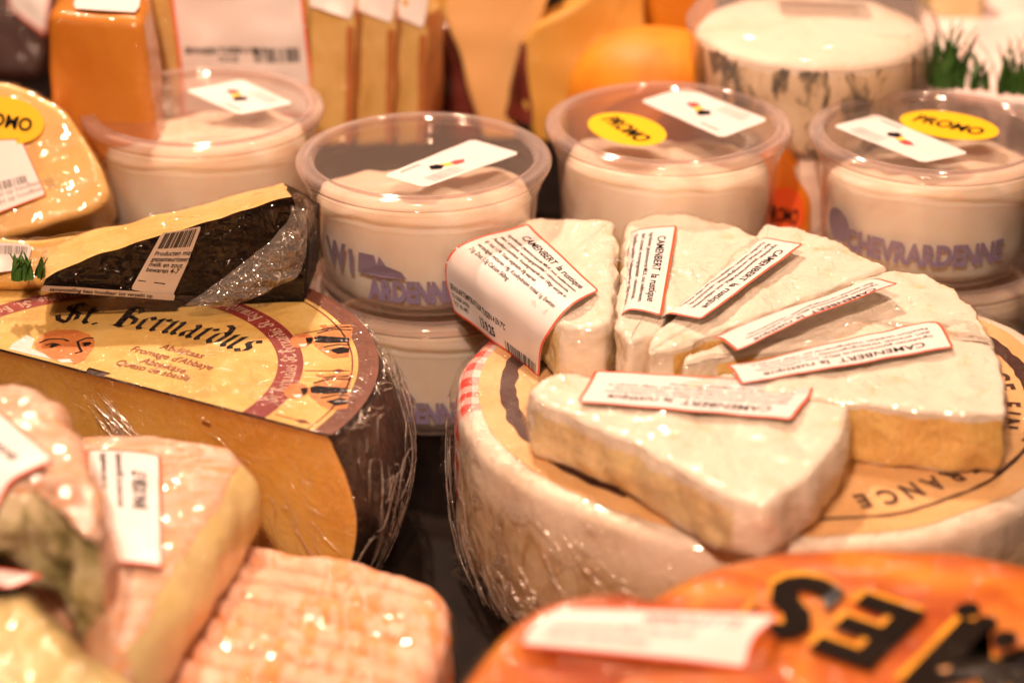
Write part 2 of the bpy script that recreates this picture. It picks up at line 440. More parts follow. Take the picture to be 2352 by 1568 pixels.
class Print:
    """collects flat print shapes and maps them onto a surface"""
    def __init__(s): s.V = []; s.F = []
    def add(s, V, Fc):
        b = len(s.V); s.V += V; s.F += [tuple(i + b for i in f) for f in Fc]
    def text(s, txt, u, v, size, xs=1.0, bold=0.0, rot=0.0, align='LEFT', shear=0.0):
        V, Fc = text2d(txt, size, xs, bold, shear, align); c, d = cos(rot), sin(rot)
        s.add([(u + x * c - y * d, v + x * d + y * c) for x, y in V], Fc)
    def rect(s, u0, v0, u1, v1): s.add([(u0, v0), (u1, v0), (u1, v1), (u0, v1)], [(0, 1, 2, 3)])
    def poly(s, P):
        t = tessellate_polygon([[Vector((x, y, 0)) for x, y in P]]); 
        fs = []
        for f in t:
            a, b, c = (P[i] for i in f)
            fs.append(tuple(f) if (b[0] - a[0]) * (c[1] - a[1]) - (b[1] - a[1]) * (c[0] - a[0]) > 0 else tuple(f)[::-1])
        s.add(list(P), fs)
    def ell(s, cx, cy, rx, ry, rot=0, n=40):
        c, d = cos(rot), sin(rot)
        s.poly([(cx + rx * cos(2 * pi * k / n) * c - ry * sin(2 * pi * k / n) * d, cy + rx * cos(2 * pi * k / n) * d + ry * sin(2 * pi * k / n) * c) for k in range(n)])
    def stroke(s, P, w):
        for (x0, y0), (x1, y1) in zip(P, P[1:]):
            l = hypot(x1 - x0, y1 - y0) or 1; a, b = -(y1 - y0) / l * w / 2, (x1 - x0) / l * w / 2
            s.add([(x0 - a, y0 - b), (x1 - a, y1 - b), (x1 + a, y1 + b), (x0 + a, y0 + b)], [(0, 1, 2, 3)])
    def barcode(s, u0, v0, u1, v1, seed=1, vertical=False):
        rnd = random.Random(seed); x = u0
        L = u1 - u0; k = L / 95
        while x < u1 - 3 * k:
            w = k * rnd.choice((1, 1, 2, 3)); s.rect(x, v0, x + w, v1); x += w + k * rnd.choice((1, 1, 2, 3))
    def build(s, name, f, mat, parent, lift=0.015):
        if not s.V: return None
        return mesh(name, [f(u, v, lift) for u, v in s.V], s.F, mat, parent, False)

def sheet(name, f, w, h, mat, parent, nx=30, ny=20, r=0.15, lift=0.0, border=None, bw=0.07, bin=0.0, thick=0.012):
    vs = []; fs = []
    for side in (0, 1):
        for j in range(ny + 1):
            v = h * j / ny; dv = min(v, h - v); ins = r - sqrt(max(0, r * r - (r - dv) ** 2)) if dv < r else 0
            for i in range(nx + 1):
                u = ins + (w - 2 * ins) * i / nx; vs.append(f(u, v, lift - thick * side))
    m = (nx + 1) * (ny + 1)
    for j in range(ny):
        for i in range(nx):
            a = j * (nx + 1) + i; b = a + nx + 1
            fs.append((a, a + 1, b + 1, b)); fs.append((a + m, b + m, b + 1 + m, a + 1 + m))
    o = mesh(name, vs, fs, mat, parent)
    if border:
        loop = []
        def rr(ins):
            R = max(0.01, r - ins); P = []
            for (cx, cy, a0) in ((w - ins - R, h - ins - R, 0), (ins + R, h - ins - R, 90), (ins + R, ins + R, 180), (w - ins - R, ins + R, 270)):
                for k in range(7): a = radians(a0 + 90 * k / 6); P.append((cx + R * cos(a), cy + R * sin(a)))
            out = []
            for k in range(len(P)):
                a, b = P[k], P[(k + 1) % len(P)]; m_ = 24 if hypot(a[0] - b[0], a[1] - b[1]) > R else 1
                for q in range(m_): out.append((a[0] + (b[0] - a[0]) * q / m_, a[1] + (b[1] - a[1]) * q / m_))
            return out
        A = rr(bin); B = rr(bin + bw); n = min(len(A), len(B)); vs = [f(u, v, lift + 0.006) for u, v in A[:n]] + [f(u, v, lift + 0.006) for u, v in B[:n]]
        mesh('border', vs, [(k, (k + 1) % n, n + (k + 1) % n, n + k) for k in range(n)], border, o, False)
    return o

# ================================================================== SETTING
cv = [(-150, -70, 0), (150, -70, 0), (150, 200, 0), (-150, 200, 0), (-150, -70, -3), (150, -70, -3), (150, 200, -3), (-150, 200, -3)]
ct = mesh('counter', cv, [(0, 1, 2, 3), (4, 7, 6, 5), (0, 4, 5, 1), (1, 5, 6, 2), (2, 6, 7, 3), (3, 7, 4, 0)], M['counter'], None, False)
ct['kind'] = 'structure'

# ================================================================== BIG WHEEL UNDER THE CAMEMBERT WEDGES
WC = (9.5, -4.2); WR = 11.5; WZ = 6.0
def wheel_paper():
    t = NT('printed_wheel_wrapper'); tc = t.n('ShaderNodeTexCoord'); sp = t.n('ShaderNodeSeparateXYZ'); t.l(tc.outputs['Object'], sp.inputs[0])
    x, y, z = sp.outputs
    r = t.math('SQRT', t.math('ADD', t.math('MULTIPLY', x, x), t.math('MULTIPLY', y, y)))
    ang = t.math('ARCTAN2', y, x)
    tu = t.math('MULTIPLY', ang, WR * S)
    tv = t.math('ADD', r, t.math('MULTIPLY', z, -1.0))
    def stripe(v): return t.math('GREATER_THAN', t.math('SINE', t.math('MULTIPLY', v, 2 * pi / 0.0125)), 0.0)
    s1, s2 = stripe(tu), stripe(tv)
    g = t.math('MULTIPLY', t.math('ADD', s1, s2), 0.5)
    v = t.coord(); n1 = t.noise(v, 30, 4, 0.6, 0.4)
    cloth = t.mix(g, (0.80, 0.72, 0.68), (0.72, 0.05, 0.04))
    # where the printed cloth pattern shows: patches along the rim
    a1 = t.n('ShaderNodeValToRGB'); e = a1.color_ramp.elements
    an = t.math('DIVIDE', t.math('ADD', ang, pi), 2 * pi); t.l(an, a1.inputs[0])
    # fraction of turn measured from -x, through -y (front) to +x
    stops = [(0.0, 1), (0.02, 1), (0.035, 0), (0.385, 0), (0.395, 1), (0.46, 1), (0.47, 0), (0.9, 0), (0.92, 1), (1.0, 1)]
    while len(e) < len(stops): e.new(0.5)
    for k, (p, c) in enumerate(stops): e[k].position = p; e[k].color = (c, c, c, 1)
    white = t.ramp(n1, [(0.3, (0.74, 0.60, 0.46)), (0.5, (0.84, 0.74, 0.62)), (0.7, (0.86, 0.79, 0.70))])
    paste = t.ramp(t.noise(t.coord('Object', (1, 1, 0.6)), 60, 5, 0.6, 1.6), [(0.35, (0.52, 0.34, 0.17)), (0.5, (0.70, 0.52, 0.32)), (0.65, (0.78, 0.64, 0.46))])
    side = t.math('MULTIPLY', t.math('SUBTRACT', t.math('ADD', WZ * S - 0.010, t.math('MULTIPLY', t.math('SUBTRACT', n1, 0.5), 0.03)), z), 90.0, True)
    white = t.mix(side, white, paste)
    c = t.mix(a1.outputs[0], white, cloth)
    h = t.noise(v, 70, 4, 0.6, 0.8)
    t.pbr(c, 0.45, t.bump(h, 0.5, 0.0015), 0.4, 0.05); return t.m
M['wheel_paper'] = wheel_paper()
M['tan_paper'] = cheese('tan_label_paper', [(0.3, (0.74, 0.42, 0.17)), (0.7, (0.84, 0.54, 0.26))], 40, 0.45, 300, 0.1, 0)
M['brown_ink'] = simple('dark_brown_print', (0.055, 0.016, 0.012), 0.45)
wh = thing('brie_cheese', 'large round brie wheel with tan paper label and checked rim, under the fan of wedges', 'cheese', (WC[0], WC[1], 0))
circ = arc(WC[0], WC[1], WR, 0, 354, 59)
def wbulge(q): return 0.15 * sin(pi * q) - 0.5 * max(0, q - 0.75)
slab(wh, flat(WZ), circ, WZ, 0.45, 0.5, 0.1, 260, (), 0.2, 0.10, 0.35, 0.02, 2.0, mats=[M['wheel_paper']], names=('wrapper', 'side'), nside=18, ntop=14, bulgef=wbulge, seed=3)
def disc_print(r0, r1, a0=0, a1=360, n=120, wob=0.0):
    p = Print(); V = []; 
    for k in range(n + 1):
        a = radians(a0 + (a1 - a0) * k / n); w0 = wob * noise.noise(Vector((k * 0.23, 1, 0))); w1 = wob * noise.noise(Vector((k * 0.23, 7, 0)))
        V += [((r0 + w0) * cos(a), (r0 + w0) * sin(a)), ((r1 + w1) * cos(a), (r1 + w1) * sin(a))]
    p.add(V, [(2 * k, 2 * k + 1, 2 * k + 3, 2 * k + 2) for k in range(n)]); return p
def wtop(u, v, lift=0.0):
    x, y = WC[0] + u, WC[1] + v; 
    p = Vector((x, y, 0)); d = 0.20 * noise.noise(p * 0.35 + Vector((21.39, 9.3, 5.1))) 
    return Vector((x, y, WZ + 0.035 + d + lift))
# tan disc as a fine fan of rings so that it follows the wheel
V = []; Fq = []; NR = 16; NS = 140
for i in range(NR + 1):
    for k in range(NS):
        a = 2 * pi * k / NS; r = 10.75 * i / NR; V.append((r * cos(a), r * sin(a)))
for i in range(NR):
    for k in range(NS): Fq.append((i * NS + k, (i + 1) * NS + k, (i + 1) * NS + (k + 1) % NS, i * NS + (k + 1) % NS))
lab = mesh('paper_disc', [wtop(u, v) for u, v in V], Fq, M['tan_paper'], wh)
disc_print(9.35, 9.95, 95, 235, 150, 0.12).build('printed_ring', wtop, M['brown_ink'], lab, 0.03)
disc_print(9.35, 9.95, -25, 60, 110, 0.12).build('printed_ring', wtop, M['brown_ink'], lab, 0.03)
disc_print(9.62, 9.78, 235, 335, 110, 0.05).build('printed_ring', wtop, M['brown_ink'], lab, 0.03)
def arc_text(p, txt, r, a_start, size, step, bold=0.02, xs=0.8):
    for i, ch in enumerate(txt):
        a = radians(a_start - step * i)
        if ch != ' ': p.text(ch, r * cos(a), r * sin(a), size, xs, bold, a - pi / 2, 'CENTER')
p = Print(); arc_text(p, 'FROMAGE FIN', 8.25, 32, 1.15, 5.0, 0.035); p.build('lettering', wtop, M['brown_ink'], lab, 0.03); p = Print(); arc_text(p, 'FRANCE', 8.3, -43.5, 1.15, 6.2, 0.035)
p.build('lettering', wtop, M['brown_ink'], lab, 0.03)
slab(wh, flat(WZ), circ, WZ, 0.6, 0.5, 0.1, 300, (), 0.3, 0.08, 0.35, 0, mats=[M['film_crumpled']], names=('plastic_wrap', 'x'), nside=26, ntop=30, bulgef=lambda q: wbulge(q) + 0.12, grow=0.10, seed=3, wrink=0.10, wfreq=0.9)

# ================================================================== CAMEMBERT WEDGES
G = 'camembert wedges fanned on the brie wheel'
INK_LINES = ['Ingredienten: gepasteuriseerde MELK, zout, melkfermenten,', 'dierl. stremsel, verstevigingsmiddel : calciumchloride,', 'Penicillium candidum. Voedingswaarde per 100gr energie in',
             'kJ / kcal 1174. Totaal vetgehalte 20g waarvan', 'verzadigde vetzuren 14g. Koolhydraten totaal 1g. Eiwitten', '21g. Zout 1,5g Calcium 560mg']
def camembert_label(parent, A, B, nlines, bow=0.0, wav=0.03, title=0.62, size=0.50, extra=False, fine=0.235, u0=0.12, lab=None):
    f = Ruled(A, B, bow, wav, len(A) + nlines); w, h = f.w, f.h
    s = sheet('price_label', f, w, h, M['paper'], parent, 40, 36, 0.18, 0, M['red_edge'], 0.10)
    p = Print(); tt = 'CAMENBERT  la rustique'
    V, _ = text2d(tt, 1.0, 1.0, 0.014); tw = max(v[0] for v in V)
    p.text(tt, w * u0, h - title, size, w * 0.76 / tw / size, 0.014)
    p.build('lettering', f, M['ink'], s, 0.012)
    q = Print(); v = h - title - fine * 1.5
    for i in range(nlines):
        tx = INK_LINES[i % 6]; V, _ = text2d(tx, 1.0, 1.0, 0.008); tw = max(x[0] for x in V)
        if v < 0.12: break
        q.text(tx, w * 0.07, v, fine, w * (0.84 if i != 3 else 0.72) / 57 * len(tx) / tw / fine, 0.008); v -= fine * 1.30
    if extra:
        q.text('BEWAARTEMPERATUUR TUSSEN 4 EN 7°C', w * 0.05, 1.0, 0.34, 0.62, 0.025)
        q.text('TE GEBRUIKEN', w * 0.05, 0.68, 0.26, 0.7, 0.02); q.text('TOT EN MET', w * 0.05, 0.38, 0.26, 0.7, 0.02)
        q.text('13.9.25', w * 0.34, 0.34, 0.56, 0.75, 0.03); q.barcode(w * 0.62, 0.05, w * 0.96, 0.5, 4)
    q.build('small_print', f, M['ink'], s, 0.012)
    return s
def wedge(label, z, th, top, cuts, seed, cutm='cut_camembert', sig=0.10, bulge=0.08, et=0.15, **kw):
    fr = flat(z); pts = pxs(fr, top)
    cx = sum(p[0] for p in pts) / len(pts); cy = sum(p[1] for p in pts) / len(pts)
    t = thing('camembert_wedge', label, 'cheese', (cx, cy, z - th), G)
    slab(t, fr, pts, th, et, 0.35, sig, 240, cuts, bulge, 0.08, 0.9, 0.025, 5.0, mats=[M[kw.get('rind', 'bloomy')], M[cutm]], seed=seed, cutamp=0.12, nside=16)
    slab(t, fr, pts, th, et + 0.05, 0.35, sig + 0.06, 260, (), bulge + 0.03, 0.08, 0.9, 0, mats=[M['film']], names=('plastic_wrap', 'x'), grow=0.05, seed=seed, wrink=kw.get('wr', 0.07), wfreq=kw.get('wf', 1.6), nside=20, ntop=24)
    return t
HZ = 8.5
w1 = wedge('leftmost camembert wedge, its big white label folded down over the cut side', HZ, 2.45,
           [(1042, 568), (1085, 535), (1150, 512), (1230, 500), (1320, 498), (1415, 507), (1408, 728), (1385, 748), (1330, 752), (1290, 742)], (0, 5, 9), 1, 'cut_camembert_pale', et=0.25, sig=0.14, wr=0.04)
# slab outline order is as listed: the last edge is the side under the label
A = [at(1052, 712, 6.10), at(1041, 640, 7.20), at(1047, 590, 8.15), at(1085, 558, 8.70), at(1215, 521, 8.67)]
B = [at(1256, 862, 6.00), at(1262, 800, 7.20), at(1285, 752, 8.20), at(1318, 708, 8.73), at(1376, 672, 8.67)]
SO = Vector((-0.83, -0.56, 0)); A[2].z += 0.05; A[3].z += 0.12; A[4].z += 0.12; B[3].z += 0.10; B[4].z += 0.10
A = [p_ + SO * k_ for p_, k_ in zip(A, (0.18, 0.34, 0.34, 0.14, 0.03))]; B = [p_ + SO * k_ for p_, k_ in zip(B, (0.32, 0.36, 0.34, 0.12, 0.0))]
camembert_label(w1, A, B, 6, title=0.85, size=0.56, extra=True, fine=0.27, u0=0.14)
w2 = wedge('second camembert wedge from the left, upright narrow label by its left edge', HZ, 2.45,
           [(1440, 510), (1500, 493), (1590, 494), (1670, 511), (1742, 548), (1535, 722), (1505, 770), (1445, 785), (1418, 755)], (4, 8), 2, 'cut_camembert_pale', wr=0.09)
A = [at(1432, 590, 7.20), at(1436, 555, 8.00), at(1462, 528, 8.67), at(1556, 517, 8.70)]
B = [at(1410, 800, 7.10), at(1416, 752, 8.00), at(1445, 712, 8.75), at(1520, 726, 8.73)]
camembert_label(w2, A, B, 6, title=0.70, size=0.46)
w3 = wedge('third camembert wedge from the left, between the upright label and the lifted one', HZ, 2.45,
           [(1760, 512), (1830, 522), (1900, 545), (1975, 580), (2036, 614), (1697, 742), (1545, 800), (1490, 808), (1492, 780)], (4, 5, 8), 3)
A = [at(1738, 560, 8.00), at(1762, 546, 8.67), at(1846, 560, 9.00)]
B = [at(1512, 760, 7.80), at(1535, 722, 8.70), at(1612, 733, 8.95)]
camembert_label(w3, A, B, 3, title=0.66, size=0.46)
w4 = wedge('fourth camembert wedge from the left, its curled label standing up from the rind', HZ - 0.05, 2.42,
           [(2046, 616), (2120, 625), (2190, 662), (2245, 715), (2284, 795), (2165, 750), (1640, 822), (1572, 842), (1574, 820)], (4, 5, 8), 4)
A = [at(1965, 662, 8.70), at(2010, 640, 8.90), at(2064, 650, 9.35)]
B = [at(1632, 778, 8.60), at(1652, 778, 8.70), at(1692, 805, 9.05)]
camembert_label(w4, A, B, 2, title=0.42, size=0.42, bow=0.12)
w5 = wedge('rightmost camembert wedge with its orange cut face turned to the front', HZ - 0.05, 2.42,
           [(2195, 728), (2245, 742), (2285, 800), (2305, 870), (2308, 950), (2140, 945), (1950, 918), (1570, 892), (1562, 882)], (4, 5, 6, 8), 5, wr=0.05)
A = [at(2128, 738, 8.50), at(2160, 745, 8.60), at(2192, 796, 8.75)]
B = [at(1668, 842, 8.50), at(1680, 850, 8.60), at(1702, 881, 8.65)]
camembert_label(w5, A, B, 3, title=0.72, size=0.5)
w6 = wedge('front camembert wedge lying apart, its thick mottled rind end facing the viewer', 8.3, 2.25,
           [(1222, 888), (1260, 864), (1330, 862), (1600, 888), (1870, 900), (1925, 895), (1945, 940), (1925, 1010), (1850, 1090), (1760, 1150), (1690, 1140), (1450, 1010), (1235, 915)], (10, 11), 6, 'cut_camembert_pale', rind='bloomy', bulge=0.25)
A = [at(1868, 880, 8.46), at(1862, 908, 8.50), at(1818, 962, 8.62)]
B = [at(1366, 850, 8.46), at(1356, 872, 8.50), at(1326, 921, 8.52)]
camembert_label(w6, A, B, 4, title=0.80, size=0.56)

# ================================================================== CLEAR TUBS
def make_tub(name, label):
    t = thing(name, label, 'tub', (0, 0, 0), 'clear tubs of white cheese')
    H = 5.4
    lid = [(0.01, H - 0.28), (1.5, H - 0.28), (3.0, H - 0.28), (4.35, H - 0.28), (4.42, H - 0.26), (4.50, H - 0.1), (4.58, H - 0.01), (4.68, H), (4.76, H - 0.06), (4.86, H - 0.1), (4.98, H - 0.07), (5.1, H - 0.1), (5.17, H - 0.2), (5.18, H - 0.36), (5.12, H - 0.5), (5.02, H - 0.52)]
    lathe('lid', lid[:5], M['lid'], t); lathe('rim', lid[4:], M['rim'], t)
    body = [(4.98, H - 0.5), (5.04, H - 0.58), (5.0, H - 0.72), (4.86, H - 0.8), (4.8, H - 0.9), (4.8, H - 1.15), (4.74, H - 1.28), (4.66, H - 1.34), (4.45, 1.0), (4.36, 0.45), (4.3, 0.2), (4.15, 0.06), (3.9, 0.02), (0.01, 0.02)]
    lathe('body', body, M['tub'], t)
    def nf(q):
        if q.z > 2.5: q = Vector((q.x, q.y, q.z + 0.85 - 0.16 * (q.y + 4) * (1 if q.y > -4 else 0)))
        d = 0.14 * noise.noise(q * 0.7) * 2; l = hypot(q.x, q.y)
        return Vector((q.x * (1 + d * 0.2 * min(1, l / 4)), q.y * (1 + d * 0.2 * min(1, l / 4)), q.z + d * (1.6 if q.z > 2.5 else 0)))
    lathe('cheese_filling', [(0.01, 3.95), (1, 3.95), (2, 3.95), (3, 3.9), (3.6, 3.8), (4.05, 3.6), (4.28, 3.1), (4.27, 2.3), (4.22, 1.5), (4.15, 0.6), (3.85, 0.25), (0.01, 0.2)], M['white_cheese'], t, nf=nf)
    return t
def bend_text(par, cx, cy, zb, r, txt, a0, size, mat, xs=0.8, bold=0.03, waver=0.0):
    p = Print(); p.text(txt, 0, 0, size, xs, bold)
    def f(u, v, lift=0):
        a = radians(a0) + u / r
        rr = r + lift + 0.045 * (v + zb)
        return Vector((cx + rr * cos(a), cy + rr * sin(a), zb + v + waver * sin(u * 1.7)))
    return f, p
tubs = {}
spots = [('a', -13.18, 13.39, 5.4, 'clear lidded tub far left, white label on its lid and no yellow sticker'),
         ('b', -3.57, 7.62, 5.4, 'nearest clear lidded tub, tilted white label alone on its lid, printed side'),
         ('c', 6.56, 11.45, 5.4, 'clear lidded tub with round yellow sticker left of its white lid label'),
         ('d', 17.5, 10.35, 5.4, 'clear lidded tub at the right edge, yellow sticker behind its white lid label'),
         ('e', -3.3, 7.7, 0, 'tub standing under the nearest tub, between the brown abbey cheese and the brie'),
         ('f', -13.3, 13.5, 0, 'tub hidden under the far left tub'),
         ('g', 6.9, 11.9, 0, 'tub hidden under the tub with the yellow sticker on the left'),
         ('h', 17.8, 10.6, 0, 'tub under the tub at the right edge, above the brie rim')]
proto = None
for k, x, y, z, lb in spots:
    t = make_tub('cheese_tub', lb) if proto is None else copy_tree(proto)
    if proto is None: proto = t
    t.location = Vector((x, y, z)) * S; t['label'] = lb; t.rotation_euler = (0, 0, 0)
    for c_ in t.children:
        if c_.name.startswith('cheese_filling'): c_.rotation_euler = (0, 0, {'a': 0.5, 'b': 0, 'c': -0.5, 'd': 0.35}.get(k, 0.2)); c_.scale = (1, 1, {'a': 1.02, 'b': 1.0, 'c': 0.93, 'd': 0.97}.get(k, 1))
    tubs[k] = t
LZ = 10.8 - 0.28 + 0.02
def lid_label(t, corners, flag, seed):
    c = [at(x, y, LZ) for x, y in corners]     # lower-left, lower-right, upper-right, upper-left as read
    f = Ruled([c[0], c[3]], [c[1], c[2]], 0, 0.01, seed); w, h = f.w, f.h
    s = sheet('lid_label', f, w, h, M['paper'], t, 20, 14, 0.2)
    p = Print(); q = Print(); r = Print()
    m = w * flag
    p.poly([(m, h * .52), (m + .32, h * .42), (m + .72, h * .50), (m + .62, h * .64), (m + .25, h * .68)])
    q.poly([(m + .70, h * .44), (m + 1.02, h * .42), (m + 1.1, h * .55), (m + .66, h * .60)])
    r.poly([(m + 1.04, h * .38), (m + 1.5, h * .36), (m + 1.75, h * .47), (m + 1.4, h * .54), (m + 1.12, h * .54)])
    p.build('print', f, M['ink'], s); q.build('print', f, M['flag_yel'], s); r.build('print', f, M['flag_red'], s)
    g = Print()
    g.text('ARDENNE', w * .12, h * .82, 0.28, 0.9)
    for i in range(4): g.text('fromage frais au lait cru', w * .14, h * (.30 - .07 * i), 0.20, 0.9)
    g.build('small_print', f, M['ink_grey'], s)
lid_label(tubs['a'], [(675, 238), (555, 182), (425, 208), (550, 264)], 0.35, 1)
lid_label(tubs['b'], [(975, 430), (1195, 352), (1085, 320), (880, 403)], 0.3, 2)
lid_label(tubs['c'], [(1765, 275), (1575, 200), (1470, 232), (1658, 317)], 0.4, 3)
lid_label(tubs['d'], [(1912, 290), (2120, 374), (2226, 352), (2014, 263)], 0.35, 4)
def oval(par, f, rx, ry, mat, name='promo_sticker', txt='PROMO', ink='ink', lift=0.0, rot=0.0, size=None):
    p = Print(); p.ell(0, 0, rx, ry); o = p.build(name, f, M[mat], par, lift + 0.01)
    size = size or ry * 0.75
    q = Print(); V, _ = text2d(txt, 1, 1, 0.03); tw = max(v[0] for v in V); q.text(txt, 0, -size * 0.35, size, rx * 1.45 / tw / size, 0.03, rot, 'CENTER')
    q.build('lettering', f, M[ink], o, lift + 0.025); return o
# stickers: read along the given pixel direction
def lid_sticker(t, c, ax, rx, ry):
    O = at(*c, LZ); U = at(*ax, LZ) - O; f = Plane(O, U, Vector((-U.y, U.x, 0))); oval(t, f, rx, ry, 'yellow_st')
lid_sticker(tubs['c'], (1440, 297), (1505, 337), 2.1, 1.45)
lid_sticker(tubs['d'], (2180, 288), (2280, 310), 2.15, 1.55)
for k, txt, a0, size, cx, cy in (('b', 'ARDENNE', -118, 1.25, -3.57, 7.62), ('d', 'CHEVRARDENNE', -146, 1.25, 17.5, 10.35), ('e', 'ARDENNE', -118, 1.25, -3.3, 7.7)):
    zb = {'b': 6.2, 'd': 6.6, 'e': 0.8}[k]
    f, p = bend_text(None, cx, cy, zb, 4.46, txt, a0, size, 'blue_print', 0.62 if k != 'd' else 0.72, 0.05, 0.05)
    if k in 'be':
        p.text('W', -2.3, 0.95, 1.5, 0.75, 0.05); p.text('I', -0.95, 0.9, 1.4, 0.8, 0.05)
        p.poly([(-0.5, 1.0), (0.6, 0.98), (1.6, 1.0), (1.4, 1.3), (0.8, 1.5), (0.5, 1.9), (0.4, 1.5), (0.3, 1.9), (-0.4, 1.9)])
    else:
        p.ell(-0.6, 0.75, 0.75, 0.75)
    def g(u, v, lift=0, cx=cx, cy=cy, zb=zb, a0=a0):
        a = radians(a0) + u / 4.46; zz = zb + v; zl = zz - (5.4 if zb > 5 else 0)
        rr = 4.31 + 0.055 * zl + 0.09 + lift
        return Vector((cx + rr * cos(a), cy + rr * sin(a), zz))
    p.build('printed_name', g, M['blue_print'], tubs[k], 0.0)

# ================================================================== ABBEY CHEESE HALF WHEEL
BC = Vector((-15.1, -4.2)); BZ = 6.8
P0 = at(0, 805, BZ); P1 = at(745, 1000, BZ); D = (P1 - P0).normalized()
fr = (Vector((BC.x, BC.y, BZ)), D.copy(), Vector((-D.y, D.x, 0)), Vector((0, 0, 1)))
off = (P0 - fr[0]).dot(fr[2])      # cut line offset from centre
M['yellow_label'] = cheese('aged_yellow_label_paper', [(0.25, (0.52, 0.28, 0.06)), (0.5, (0.76, 0.50, 0.14)), (0.75, (0.85, 0.64, 0.26))], 45, 0.4, 600, 0.15, 0, detail=8)
M['band_red'] = cheese('dark_red_print', [(0.3, (0.22, 0.018, 0.02)), (0.7, (0.30, 0.03, 0.03))], 80, 0.4, 400, 0.1, 0)
M['band_brown'] = cheese('brown_wax_paper', [(0.3, (0.13, 0.04, 0.025)), (0.7, (0.20, 0.07, 0.04))], 80, 0.35, 300, 0.3, 0)
M['dark_rind'] = cheese('dark_brown_rind', [(0.3, (0.012, 0.005, 0.004)), (0.7, (0.06, 0.022, 0.014))], 90, 0.4, 260, 0.7, 0)
def abbeypaste():
    t = NT('amber_abbey_paste'); v = t.coord()
    c = t.ramp(t.noise(v, 22, 4, 0.6, 0.5), [(0.3, (0.78, 0.38, 0.06)), (0.55, (0.92, 0.54, 0.11)), (0.8, (0.96, 0.68, 0.22))])
    w = t.noise(t.coord('Object', (1, 1, 1), (0.3, 0.8, 0.4)), 75, 4, 0.6, 2.6)
    line = t.ramp(w, [(0.46, (0, 0, 0)), (0.5, (1, 1, 1)), (0.54, (0, 0, 0))])
    c = t.mix(t.math('MULTIPLY', line, 0.5), c, (0.94, 0.60, 0.26))
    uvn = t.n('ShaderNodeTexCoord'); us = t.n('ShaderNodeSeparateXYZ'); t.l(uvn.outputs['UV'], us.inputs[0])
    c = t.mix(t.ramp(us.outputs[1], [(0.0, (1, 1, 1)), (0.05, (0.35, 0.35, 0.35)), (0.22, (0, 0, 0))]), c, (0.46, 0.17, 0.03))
    hole = t.noise(v, 95, 2, 0.4)
    c = t.mix(t.ramp(hole, [(0.76, (0, 0, 0)), (0.79, (1, 1, 1))]), c, (0.32, 0.11, 0.02))
    t.pbr(c, 0.34, t.bump(w, 0.5, 0.0008), 0.4, 0.2); return t.m
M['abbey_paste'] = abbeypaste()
sb = thing('abbey_cheese', 'half wheel of amber abbey cheese with ornate yellow printed top label', 'cheese', (BC.x, BC.y, 0))
R = 10.3
a_s = math.asin(off / R)
half = [(R * cos(a_s + (pi - 2 * a_s) * k / 40), R * sin(a_s + (pi - 2 * a_s) * k / 40)) for k in range(41)]
bb = lambda q: 1.0 * sin(pi * min(1, q * 1.05)) ** 0.8 if 0 < q < 0.95 else 0.0
def bbulge(q): return 1.0 * sin(pi * max(0, min(1, q))) * (1 - 0.25 * q)
